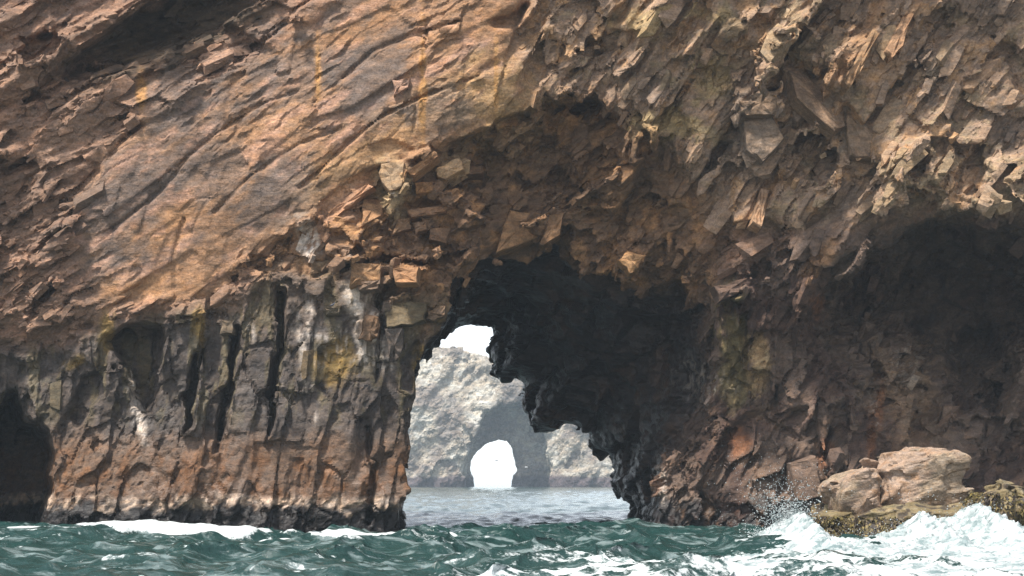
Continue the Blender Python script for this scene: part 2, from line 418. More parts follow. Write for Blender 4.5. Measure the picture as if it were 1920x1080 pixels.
cracks = [([(560,352),(600,318),(650,270),(720,215),(795,180),(850,160),(905,140)], 4, .4), ([(802,40),(795,110),(785,170),(774,250)], 4, .22), ([(968,60),(947,130),(924,215)], 4, .25),
 ([(604,80),(594,160),(590,200)], 4, .18), ([(205,290),(270,225),(360,160),(450,108),(560,30)], 5, .45), ([(290,345),(400,255),(480,200),(560,170)], 4, .3),
 ([(470,600),(500,510),(545,440)], 5, .3), ([(330,560),(325,480),(345,410)], 4, .2), ([(160,610),(240,590),(300,600),(420,590)], 5, .4), ([(880,140),(925,120),(960,125)], 4, .15),
 ([(640,150),(700,95),(760,70),(860,40)], 5, .3), ([(400,400),(470,330),(560,270),(640,240)], 4, .25), ([(210,430),(300,360),(350,300)], 5, .3), ([(1075,240),(1060,290),(1050,340)], 4, .3),
 ([(935,470),(960,390),(1000,330)], 5, .35), ([(1015,455),(1040,380),(1085,330)], 5, .35), ([(570,720),(690,715)], 4, .2), ([(690,800),(700,900),(690,980)], 6, .5), ([(640,780),(690,790)], 5, .2)]
for pts, w_, d in cracks:
    pts = np.array(pts, float)
    DEP += f32(d) * (1 - sstep(0, w_, linesd(pts) + 0.15 * WX))
# irregular relief of the face itself
ENT = [(765,1500),(756,985),(752,905),(756,850),(752,800),(760,742),(774,680),(784,646),(814,600),(842,545),(868,498),(905,470),(925,479),(938,472),(990,450),(1015,456),(1040,440),
       (1062,447),(1080,466),(1100,460),(1125,490),(1160,487),(1180,508),(1200,490),(1250,492),(1275,480),(1300,500),(1335,520),(1346,562),(1352,600),(1367,715),(1345,770),(1310,830),(1270,880),(1238,945),(1230,1060),(1226,1500)]
EXI = [(640,1500),(640,720),(720,650),(798,646),(815,625),(850,607),(890,600),(925,603),(927,640),(914,655),(930,675),(925,692),(945,708),(958,700),(975,715),(974,750),(985,790),(996,805),(1015,804),(1050,794),
       (1066,797),(1090,820),(1095,836),(1132,850),(1138,870),(1140,890),(1134,906),(1160,930),(1178,934),(1190,946),(1191,1000),(1190,1500)]
sdEnt = wsd(ENT); sdExi = polysd([(a_ + (12 if a_ > 900 else 0), b_ - (4 if b_ < 650 else 0)) for a_, b_ in EXI], GX + 0.5 * WX, GY + 0.5 * WY)
gy_, gx_ = np.gradient(DEP, RS * D0 / F)
GR = np.sqrt(1 + np.minimum(gx_ ** 2 + gy_ ** 2, 9)).astype(f32)

# regions of different jointing
def soft(sd, e): return (1 - sstep(-e, e, sd)).astype(f32)
wSlab = soft(sdS, 22)
wCol = soft(wsd([(-420,640),(120,650),(250,600),(440,570),(520,500),(700,500),(830,560),(800,1500),(-420,1500)]), 30)
wArch = soft(wsd([(440,500),(583,410),(757,296),(1002,203),(1100,170),(1250,260),(1340,420),(1340,560),(800,640),(700,520)]), 26)
wRough = soft(wsd([(985,30),(1010,-120),(2400,-460),(2400,430),(1750,400),(1500,420),(1330,420),(1240,260),(1100,170),(1000,200),(960,80)]), 30)
wLow = soft(wsd([(1330,540),(1500,430),(1750,400),(2400,430),(2400,1500),(1200,1500),(1240,900)]), 30)
wPlane = np.maximum(soft(wsd([(1455,125),(1500,125),(1595,200),(1635,260),(1640,300),(1595,300),(1570,262),(1480,185)]), 8), soft(wsd([(1385,215),(1430,195),(1465,240),(1450,290),(1395,300)]), 8))
wUp = np.clip(1 - wSlab - wCol - wArch - wRough - wLow, 0, 1)
tot = wSlab + wCol + wArch + wRough + wLow + wUp + 1e-6
REG = {k: (v / tot).astype(f32) for k, v in dict(slab=wSlab, col=wCol, arch=wArch, rough=wRough, low=wLow, up=wUp).items()}
#        frame, size, amplitude, tilt for the large joints, then for the small
# frame, size, offset, (slope along, slope across the joint set), random tilt: shards overlap like tiles, their undersides facing down to the right
PAR = {'slab': [(frame(33, 0), (5.2, 1.9, 3.0), .10, (.02, .05), .02), (frame(78, 5), (2.2, .9, 1.5), .04, (.02, .05), .02)],
       'up':   [(frame(31, 0), (6.0, 2.7, 3.0), .40, (.06, .36), .03), (frame(33, 0), (2.6, 1.1, 1.3), .16, (.10, .45), .08), (frame(36, 0), (1.1, .5, .6), .05, (.1, .35), .12)],
       'rough':[(frame(61, 0), (6.5, 2.9, 2.8), .55, (.20, .50), .06), (frame(58, 0), (2.8, 1.2, 1.3), .26, (.25, .60), .08), (frame(57, 0), (1.3, .55, .6), .05, (.15, .35), .1)],
       'col':  [(frame(86, 0), (6.0, 2.8, 2.4), .26, (.03, .14), .03), (frame(82, 0), (2.6, 1.25, 1.4), .16, (.10, .20), .05), (frame(74, 0), (1.2, .6, .6), .05, (.1, .2), .06)],
       'arch': [(frame(64, 0), (4.6, 2.6, 2.6), .42, (.18, .36), .06), (frame(50, 0), (2.1, 1.2, 1.3), .22, (.25, .40), .12), (frame(24, 0), (1.0, .6, .6), .05, (.15, .35), .15)],
       'low':  [(frame(74, 0), (5.0, 2.4, 2.6), .55, (.15, .36), .06), (frame(64, 0), (2.2, 1.2, 1.3), .22, (.2, .45), .12), (frame(60, 0), (1.1, .6, .6), .06, (.2, .4), .15)],
       'in':   [(frame(52, 0), (3.6, 2.2, 2.6), .50, (.08, .3), .08), (frame(-12, 0), (1.9, .55, 1.1), .12, (.1, .4), .08)]}
ID_LEVEL = dict(slab=0, up=1, rough=1, col=1, arch=1, low=1)
ID_LEVEL['in'] = 0
def region_weights(p):
    px, py = bearing(p)
    dep = p[:, 1] - D0 - samp(DEP, px, py)
    w_in = sstep(1.2, 3.5, dep)
    return px, py, w_in, {k: samp(m, px, py) * (1 - w_in) for k, m in REG.items()}
def fracture(p, seed0=100, big_only=False):
    px, py, w_in, W = region_weights(p)
    W['in'] = w_in
    calm = 1 - 0.8 * samp(wPlane, px, py)
    wp = p + 0.2 * np.stack([vnoise(p, 0.4, 5), vnoise(p, 0.4, 6), vnoise(p, 0.4, 7)], 1)
    out = np.zeros(len(p), f32)
    for n, (k, w) in enumerate(W.items()):
        m = w > 0.02
        if not m.any(): continue
        q = wp[m].astype(f32)
        v = np.zeros(len(q), f32)
        for lv, (fr, sz, am, sw, ti) in enumerate(PAR[k]):
            v += np.clip(blocks(q, fr, sz, seed0 + n * 10 + lv, ti, off=am, saw=sw), -1.2, 1.2)
        out[m] += w[m] * v
    return out * calm
def base_f(p):
    px, py = bearing(p)
    y = p[:, 1]
    f = (D0 + samp(DEP, px, py) - y) / samp(GR, px, py)
    t = sstep(0, 1, (y - 74.0) / 27.0)
    tun = (samp(sdEnt, px, py) * (1 - t) + samp(sdExi, px, py) * t) * y / F
    return np.maximum(f, -tun)
lap('macro')
# two-level grid: coarse everywhere, fine only near the surface
H = 0.116; CO = 5
BX, BY, BZ = (-37.0, 40.5), (65.5, 102.0), (-1.4, 31.8)
ncx, ncy, ncz = [int((b[1] - b[0]) / (H * CO)) for b in (BX, BY, BZ)]
org = np.array([BX[0], BY[0], BZ[0]], f32)
cg = np.stack(np.meshgrid(*[np.arange(n + 1) for n in (ncx, ncy, ncz)], indexing='ij'), -1).reshape(-1, 3).astype(f32) * (H * CO) + org
fc = base_f(cg).reshape(ncx + 1, ncy + 1, ncz + 1)
def corners(a, fn):
    r = a[:-1, :-1, :-1]
    for i in (0, 1):
        for j in (0, 1):
            for k in (0, 1):
                r = fn(r, a[i:a.shape[0] - 1 + i, j:a.shape[1] - 1 + j, k:a.shape[2] - 1 + k])
    return r
active = (corners(fc, np.minimum) < 1.3) & (corners(fc, np.maximum) > -1.3)
_cc = (cg.reshape(ncx + 1, ncy + 1, ncz + 1, 3)[:-1, :-1, :-1] + H * CO / 2)
_bx, _by = bearing(_cc.reshape(-1, 3)); active &= ((_bx > -250) & (_bx < 2190) & (_by > -190)).reshape(active.shape)
nf = (ncx * CO + 1, ncy * CO + 1, ncz * CO + 1)
ff = np.repeat(np.repeat(np.repeat(fc, CO, 0), CO, 1), CO, 2)[:nf[0], :nf[1], :nf[2]].astype(f32)
ff = np.where(ff < 0, f32(-2), f32(2))
mask = np.zeros(nf, bool)
am = np.repeat(np.repeat(np.repeat(active, CO, 0), CO, 1), CO, 2)
for i in (0, 1):
    for j in (0, 1):
        for k in (0, 1):
            mask[i:i + am.shape[0], j:j + am.shape[1], k:k + am.shape[2]] |= am
I = np.nonzero(mask)
lap('active %d' % len(I[0]))
P = np.stack(I, 1).astype(f32) * H + org
ff[I] = par(lambda q: base_f(q) + fracture(q), P)
V, Q = surface_nets(ff, org, H)
# drop shells that lie outside the band (where the coarse fill changes sign) and crumbs under water
ctr = V[Q].mean(1)
fcen = par(base_f, ctr.astype(f32))
Q = Q[(np.abs(fcen) < 2.0)]
V, Q = submesh(V, Q, np.ones(len(Q), bool))
V = relax(V, Q, 0.22, 1)
del ff, mask, am, P, I
lap('netted')
# which joint block each face belongs to
def block_id(p):
    px, py, w_in, W = region_weights(p); W['in'] = w_in
    wp = p + 0.2 * np.stack([vnoise(p, 0.4, 5), vnoise(p, 0.4, 6), vnoise(p, 0.4, 7)], 1)
    names = list(W); M = np.stack([W[k] for k in names], 1); r = M.argmax(1)
    out = np.zeros(len(p), np.int64)
    for n, k in enumerate(names):
        m = r == n
        if m.any():
            fr, sz, a_, sw, ti = PAR[k][ID_LEVEL[k]]
            out[m] = blocks(wp[m].astype(f32), fr, sz, 100 + n * 10 + ID_LEVEL[k], ti, want_id=True)[1].astype(np.int64) * 8 + n
    return out, names
RN = list(REG) + ['in']
fid = par(lambda p: block_id(p)[0], V[Q].mean(1).astype(f32))
qc_ = V[Q].mean(1); qn_ = np.cross(V[Q[:, 2]] - V[Q[:, 0]], V[Q[:, 3]] - V[Q[:, 1]]); qn_ /= np.linalg.norm(qn_, axis=1, keepdims=True) + 1e-9
rv_ = qc_ - np.array([0, 0, CAM_Z], f32); rv_ /= np.linalg.norm(rv_, axis=1, keepdims=True)
bx_, by_ = bearing(qc_)
keep = (bx_ > -230) & (bx_ < 2170) & (by_ > -170) & (qc_[:, 2] > -1.2) & ~((qc_[:, 1] > 84) & ((qn_ * rv_).sum(1) > .45))
Q, fid, qc_, qn_, rv_, bx_, by_ = [a[keep] for a in (Q, fid, qc_, qn_, rv_, bx_, by_)]
V, Q = submesh(V, Q, np.ones(len(Q), bool))
N = vnormals(V, Q)
# fine relief along the normals
def relief(V):
    px, py, w_in, W = region_weights(V)
    pl = 1 - .7 * samp(wPlane, px, py)
    rough = (0.35 * W['slab'] + W['up'] + 1.15 * W['rough'] + .75 * W['col'] + .9 * W['arch'] + .9 * W['low'] + .8 * w_in) * pl
    d = np.zeros(len(V), f32)
    sh = sstep(-.12, .25, fbm(V, .30, 19, 3)) * .8 + .1          # only some ground is shattered small
    for k_r, th, sw in (('rough', 58, (.2, .42)), ('up', 33, (.2, .5)), ('arch', 40, (.2, .45)), ('low', 62, (.2, .45)), ('col', 78, (.05, .12)), ('slab', 34, (.02, .10))):
        m = W[k_r] > .05
        if m.any():
            d[m] -= (W[k_r] * (sh if k_r != 'slab' else 1.1 * sh - .1) * pl)[m] * np.clip(blocks(V[m], frame(th, 0), (.8, .32, .4) if k_r != 'slab' else (1.7, .36, .6), 300, .15, off=.04, saw=sw), -.2, .2)
    # open joints between the blocks
    op = sstep(-.12, .3, fbm(V, .5, 77, 3))
    for k_r, dpt in (('slab', .05), ('rough', .26), ('up', .24), ('arch', .26), ('low', .30), ('col', .20)):
        m = W[k_r] > .05
        if not m.any(): continue
        n_ = list(REG).index(k_r); L_ = ID_LEVEL[k_r]; fr, sz, a_, sw_, ti = PAR[k_r][L_]
        q = V[m]; wq = (q + 0.2 * np.stack([vnoise(q, 0.4, 5), vnoise(q, 0.4, 6), vnoise(q, 0.4, 7)], 1)).astype(f32)
        ed = blocks(wq, fr, sz, 100 + n_ * 10 + L_, ti, want_edge=True)[1]
        d[m] -= W[k_r][m] * dpt * (.12 + .88 * op[m]) * (1 - sstep(.02, .11, ed))
    d += 0.016 * fbm(V, 1.6, 21, 4, .6) * (0.4 + rough)
    # bedding laminae climbing to the right on the slab
    st = (V @ frame(34, 0)[1]) + 0.25 * fbm(V, 0.5, 33, 3)
    lam = np.stack([V @ frame(34, 0)[0] * 0.22, st * 2.4, V[:, 1] * 0.3], 1).astype(f32)
    d += 0.024 * fbm(lam, 1.0, 41, 4, .65) * (W['slab'] + W['up'] * .5 + .12)
    lin_ = np.stack([V[:, 0] * .25, V[:, 1] * .3, (V[:, 2] + .12 * V[:, 0]) * 2.6], 1).astype(f32)
    d += .16 * fbm(lin_, 1.0, 43, 4, .6) * w_in
    mus = 1 - sstep(0.45, 1.5, V[:, 2] + 0.35 * fbm(V, 0.8, 51, 3))
    d += 0.05 * vnoise(V, 5.0, 52) * mus
    return d
d = par(relief, V)
V = (V + N * d[:, None]).astype(f32)

lap('relief')
# ------------------------------------------------------------------ colours of the rock
def blob(px, py, cx, cy, rx_, ry_, ang=0, n=None, hard=0.5):
    a = math.radians(ang); out = np.zeros(len(px), f32); R = 2.4 * max(rx_, ry_)
    m = np.nonzero((np.abs(px - cx) < R) & (np.abs(py - cy) < R))[0]
    dx = px[m] - cx; dy = -(py[m] - cy)
    u = (dx * math.cos(a) + dy * math.sin(a)) / rx_; v = (-dx * math.sin(a) + dy * math.cos(a)) / ry_
    r = np.sqrt(u * u + v * v)
    if n is not None: r = r + n[m]
    out[m] = 1 - sstep(1 - hard, 1 + hard, r)
    return out
PALE = lin(176,150,128)
def paint(V, fid_v, px, py, w_in, W):
    pb = ((V @ frame(33, 0).T) * np.array([.42, 1.25, 1.0], f32)).astype(f32)
    lft = (W['slab'] + W['up'])
    n1 = fbm(V, 0.35, 61, 5, .6) * (1 - lft) + fbm(pb, 0.42, 61, 5, .6) * lft; n2 = fbm(V, 1.1, 62, 4, .65) * (1 - lft) + fbm(pb, 1.2, 62, 4, .65) * lft; n3 = fbm(V * np.array([1, 1, .22], f32), 1.6, 63, 3); n4 = fbm(V, 0.16, 64, 3)
    nb = 0.9 * n1 + 1.0 * n2 + .25 * n3
    def mix(c, col, w):
        m = np.nonzero(w > .004)[0]
        c[m] += (col - c[m]) * np.clip(w[m], 0, 1)[:, None]
        return c
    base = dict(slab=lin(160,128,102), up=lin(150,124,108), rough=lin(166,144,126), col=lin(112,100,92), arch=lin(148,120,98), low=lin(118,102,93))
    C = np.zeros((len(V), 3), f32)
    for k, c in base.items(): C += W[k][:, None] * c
    C += w_in[:, None] * lin(66,58,57)  # wet tunnel rock, its colour darkened further to deepen the cave's shade
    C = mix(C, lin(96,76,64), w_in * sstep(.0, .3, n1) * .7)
    out = 1 - w_in
    # slab: ochre, rose and slate patches
    C = mix(C, lin(178,134,90), W['slab'] * sstep(-.02, .28, n1) * .38)
    C = mix(C, lin(118,104,98), (W['slab'] + .6 * W['up']) * sstep(.03, .3, -n1 + .3 * n2) * .8)
    C = mix(C, lin(184,148,130), W['slab'] * sstep(.05, .35, n2) * .55)
    C = mix(C, lin(184,154,112), out * blob(px, py, 930, 190, 90, 80, 30, nb) * .75)
    C = mix(C, lin(178,144,104), out * blob(px, py, 690, 290, 150, 42, 34, nb) * .7)
    for cx, cy, rx_, ry_, a in ((690,180,45,60,0),(840,215,55,45,30),(560,130,70,45,30),(700,110,80,30,25),(330,180,60,45,30),(240,400,60,80,0),(420,330,80,40,35),(520,340,50,60,0),(640,20,90,30,20),(480,90,60,35,20)):
        C = mix(C, lin(112,102,98), out * blob(px, py, cx, cy, rx_, ry_, a, 1.5 * nb, .35) * .6)
    for cx, cy, rx_, ry_, a in ((792,150,6,110,84),(596,130,5,60,84),(930,150,5,90,78),(265,170,8,50,70)):
        C = mix(C, lin(196,150,90), out * blob(px, py, cx, cy, rx_, ry_, 0 if a > 60 else a, nb) * .7)
    C = mix(C, lin(160,126,106), W['up'] * sstep(-.1, .3, n2) * .5)
    # ochre and lichen in the rough rock on the right
    C = mix(C, lin(176,142,104), W['rough'] * sstep(.12, .36, n2 + .3 * n1) * .7)
    C = mix(C, lin(160,146,110), W['rough'] * sstep(.16, .36, -n2 + .45 * n4) * .4)
    C = mix(C, lin(124,112,104), W['rough'] * sstep(.06, .34, -n1) * .6)
    for cx, cy, rx_, ry_, a in ((1190,40,55,30,0),(1310,25,50,16,0),(1340,150,40,40,0),(1290,240,60,18,-15),(1210,240,30,25,0)):
        C = mix(C, lin(186,166,120), out * blob(px, py, cx, cy, rx_, ry_, a, 1.3 * nb) * .6)
    for cx, cy, rx_, ry_, a in ((1425,250,60,60,30),(1540,190,80,40,-38),(1590,250,50,40,-40),(1400,190,60,30,20)):
        C = mix(C, lin(132,118,106), out * blob(px, py, cx, cy, rx_, ry_, a, nb) * .85)
    for cx, cy, rx_, ry_, a in ((1570,130,16,90,0),(1620,70,14,80,0),(1508,560,14,45,0),(1525,510,18,50,0),(1410,400,10,60,0),(1440,370,12,50,0),(1690,60,14,80,0)):
        C = mix(C, lin(178,140,104), out * blob(px + .55 * (py - cy), py, cx, cy, rx_, ry_, a, nb) * .6)
    # arch blocks
    C = mix(C, lin(182,140,94), W['arch'] * sstep(-.1, .3, n2) * .6)
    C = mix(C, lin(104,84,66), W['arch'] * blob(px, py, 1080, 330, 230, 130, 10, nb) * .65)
    for cx, cy, rx_, ry_, a, col in ((730,345,30,52,0,(206,186,150)),(842,312,26,26,0,(206,178,144)),(645,385,60,26,38,(204,160,130)),(690,615,20,26,0,(198,152,98)),(780,520,26,22,0,(180,132,86)),(770,590,50,40,0,(120,106,70)),(740,270,30,20,0,(190,150,112))):
        C = mix(C, lin(*col), out * blob(px, py, cx, cy, rx_, ry_, a, 1.0 * nb, .45) * .6)
    # slate columns, olive runs, yellow stains
    sl = W['col'] * sstep(548, 640, py + 70 * n1) * (1 - sstep(800, 850, py + 40 * n2))
    C = mix(C, lin(74,70,70), sl * (.7 + .4 * n1))
    C = mix(C, lin(112,104,78), W['col'] * sstep(.05, .3, n3) * .55 * (1 - sstep(760, 820, py)))
    for cx, cy, rx_, ry_, a in ((140,680,26,12,35),(200,610,14,40,0),(372,610,12,40,0),(615,690,45,30,0),(640,660,30,25,0),(790,690,14,40,0)):
        C = mix(C, lin(160,134,72), out * blob(px, py, cx, cy, rx_, ry_, a, nb) * .65)
    # tide bands by height above the sea
    zz = V[:, 2] + .55 * n1 + .35 * n2
    left = 1 - sstep(820, 1150, px)
    C = mix(C, lin(112,82,58), out * left * sstep(5.8, 3.4, zz) * (.35 + .65 * sstep(-.2, .25, n2 + .5 * n3)))
    C = mix(C, lin(124,96,76), out * left * sstep(4.6, 3.0, zz) * sstep(.05, .35, -n2) * .5)
    C = mix(C, lin(204,184,168), out * sstep(1.95, 1.45, zz) * (.88 * left + .12) * sstep(-.16, .1, n2 + .4 * vnoise(V, 2.6, 73) + .2))
    C = mix(C, lin(38,34,34), sstep(1.4 + .5 * (1 - left), .9, V[:, 2] + .8 * n2 + .3 * n1))
    C = mix(C, lin(36,32,32), sstep(2.2, .8, V[:, 2] + .8 * n1) * sstep(-.02, .12, vnoise(V, 4.1, 70) + .4 * n2) * .95)
    # right-hand wall: purple and rust coralline, ochre faces
    C = mix(C, lin(86,66,60), W['low'] * sstep(-.05, .25, n1) * .7)
    C = mix(C, lin(140,112,90), W['low'] * sstep(.12, .4, n2) * .4 * sstep(700, 800, py))
    C = mix(C, lin(172,146,120), W['low'] * blob(px, py, 1700, 770, 60, 110, 0, nb) * .5)
    C = mix(C, lin(140,128,90), out * blob(px, py, 1372, 660, 26, 110, 0, nb) * .8)
    C = mix(C, lin(186,160,120), out * blob(px, py, 1420, 670, 16, 50, 0, nb) * .7)
    for cx, cy, rx_, ry_ in ((1635,830,10,50),(1650,770,8,40),(1545,850,12,30),(1385,830,20,30),(1530,570,14,30)):
        C = mix(C, lin(156,106,72), out * blob(px, py, cx, cy, rx_, ry_, 0, nb) * .65)
    # dark soil in the hollow high on the left
    C = mix(C, lin(70,60,46), out * blob(px, py, 310, 62, 190, 60, 22, .6 * nb) * .85)
    # guano runs, broken into vertical streaks
    stk = vnoise(V * np.array([1, 1, .12], f32), 9.0, 81) + .6 * vnoise(V * np.array([1, 1, .3], f32), 4.0, 82)
    for cx, cy, rx_, ry_, s in ((258,780,12,52,1.0),(574,452,18,34,.9),(664,560,16,52,.95),(700,575,26,26,.5),(590,640,12,60,.7),(640,640,60,26,.55),(575,700,10,90,.5),(690,660,40,30,.5),(535,720,10,60,.4),(735,345,6,44,.8),(1310,715,40,45,.4),(1700,690,25,40,.4),(1240,900,8,30,.6),(430,600,8,30,.4),(470,620,6,20,.5),(1645,800,8,80,.3)):
        C = mix(C, lin(226,218,212), blob(px - .18 * (py - cy), py, cx, cy, rx_, ry_, 0, .9 * nb, .6) * sstep(-.15, .4, stk + (s - .6)) * s)
    # each block weathers a little differently
    hv = h01(fid_v.astype(np.uint32), 2)
    C *= (0.84 + 0.32 * hv + .2 * n2)[:, None]
    C = C * np.array([.63, .57, .50], f32)
    return np.clip(C, .005, .8).astype(f32)
vid = np.zeros(len(V), np.int64)
for i in range(4): vid[Q[:, i]] = fid
_VI = np.concatenate([V, vid[:, None].astype(np.float64)], 1)
def paint_wet(a):
    v = a[:, :3].astype(f32); r = region_weights(v)
    wet = np.clip(r[2] + (1 - sstep(1.0, 3.2, v[:, 2] + .8 * fbm(v, .7, 71, 3))) + .6 * sstep(540, 620, r[1]) * r[3]['col'] * sstep(-.1, .3, fbm(v, .4, 72, 2)), 0, 1)
    return paint(v, a[:, 3].astype(np.int64) & 0xffffffff, *r), wet.astype(f32)
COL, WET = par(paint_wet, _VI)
del _VI

# ------------------------------------------------------------------ the cliff as objects: body, and the joint blocks one can pick apart
fcn = V[Q].mean(1)
fn_ = np.cross(V[Q[:, 2]] - V[Q[:, 0]], V[Q[:, 3]] - V[Q[:, 1]]) * 0.5
fpx, fpy = bearing(fcn)
vis = (fpx > 0) & (fpx < 1920) & (fpy > 0) & (fpy < 1000) & ((fn_ * (fcn - np.array([0, 0, CAM_Z]))).sum(1) < 0) & (fcn[:, 1] < 80)
ray = fcn - np.array([0, 0, CAM_Z], f32); dist = np.linalg.norm(ray, axis=1)
proj = -(fn_ * ray).sum(1) / dist / dist ** 2 * F * F
u, inv = np.unique(fid, return_inverse=True)
area = np.bincount(inv, np.where(vis, proj, 0), len(u))
order = np.argsort(-area)[:300]
order = [k for k in order if area[k] > 350]
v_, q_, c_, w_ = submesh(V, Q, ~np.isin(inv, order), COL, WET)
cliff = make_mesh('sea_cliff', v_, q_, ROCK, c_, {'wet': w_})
tag(cliff, 'tall ochre and slate rock cliff pierced by a dark sea arch', kind='structure')
names = {'slab': 'rock_slab', 'up': 'rock_ledge', 'rough': 'rock_shard', 'col': 'rock_column', 'arch': 'rock_block', 'low': 'rock_block', 'in': 'rock_ledge'}
so = np.argsort(inv, kind='stable'); bounds = np.searchsorted(inv[so], np.arange(len(u) + 1))
for k in order:
    sel = so[bounds[k]:bounds[k + 1]]
    v_, q_, c_, w_ = submesh(V, Q, sel, COL, WET)
    make_mesh(names[RN[int(u[k] & 7)]], v_, q_, ROCK, c_, {'wet': w_}, parent=cliff)
# ------------------------------------------------------------------ single blocks standing proud of the face
PX, PY = bearing(V)
FRONT = np.nonzero((V[:, 1] < 86) & (PX > -60) & (PX < 1980) & (N[:, 1] < .2))[0]
cell = (np.clip(PX[FRONT], -60, 1979).astype(int) + 60) // 6 * 400 + (np.clip(PY[FRONT], -400, 1100).astype(int) + 400) // 6
_o = np.argsort(cell, kind='stable'); _c = cell[_o]; _F = FRONT[_o]
def face_at(px_, py_):
    """Nearest point of the cliff at a bearing: depth and vertex."""
    best = None
    for ax in (-1, 0, 1):
        for ay in (-1, 0, 1):
            c0 = (int(px_) + 60 + 6 * ax) // 6 * 400 + (int(py_) + 400 + 6 * ay) // 6
            a_, b_ = np.searchsorted(_c, [c0, c0 + 1])
            if b_ > a_:
                vi = _F[a_:b_]; j = vi[V[vi, 1].argmin()]
                if best is None or V[j, 1] < V[best, 1]: best = j
    return best
def traced(name, poly, proud, tone=(1, 1, 1), tilt=None):
    poly = np.array(poly, float); c = poly.mean(0); j = face_at(*c)
    if j is None: return
    yf = float(V[j, 1]) - proud
    pts = []
    for i in range(len(poly)):
        a_, b_ = poly[i], poly[(i + 1) % len(poly)]
        for t_ in (0, .36, .7):
            pts.append(a_ + (b_ - a_) * t_ + (rng.normal(size=2) * 1.3 if t_ else rng.normal(size=2) * .6))
    pts = np.array(pts); n = len(pts)
    area2 = np.sum(pts[:, 0] * np.roll(pts[:, 1], -1) - np.roll(pts[:, 0], -1) * pts[:, 1])
    if area2 > 0: pts = pts[::-1]
    tx, ty = tilt if tilt else (rng.normal() * .12, -.12 + rng.normal() * .12)
    k = yf / F
    ring = []
    for sc_, dy_ in ((.55, 0), (.93, .015), (1.0, .10), (1.06, 1.5)):
        q = c + (pts - c) * sc_
        yy_ = yf + dy_ + (tx * (q[:, 0] - c[0]) + ty * (q[:, 1] - c[1])) * k * 2.2 + (rng.normal(size=n) * .06 if dy_ < 1 else 0)
        ring.append(np.stack([(q[:, 0] - 960) * k, yy_, CAM_Z - (q[:, 1] - HOR) * k], 1))
    v = np.concatenate(ring + [ring[0].mean(0)[None]])
    f = []
    for r_ in range(3):
        for i in range(n):
            i2 = (i + 1) % n; f += [(r_ * n + i, (r_ + 1) * n + i, (r_ + 1) * n + i2), (r_ * n + i, (r_ + 1) * n + i2, r_ * n + i2)]
    f += [(4 * n, i, (i + 1) % n) for i in range(n)]
    tone = 1 + (np.array(tone) - 1) * .18
    col = COL[j] * tone * rng.uniform(.9, 1.15, (len(v), 1))
    return make_mesh(name, v, np.array(f), ROCK, np.clip(col, .01, .6), parent=cliff)
PALE_T = (1.9, 2.0, 2.1); OCH = (1.6, 1.35, 1.05); WARM = (1.35, 1.25, 1.1)
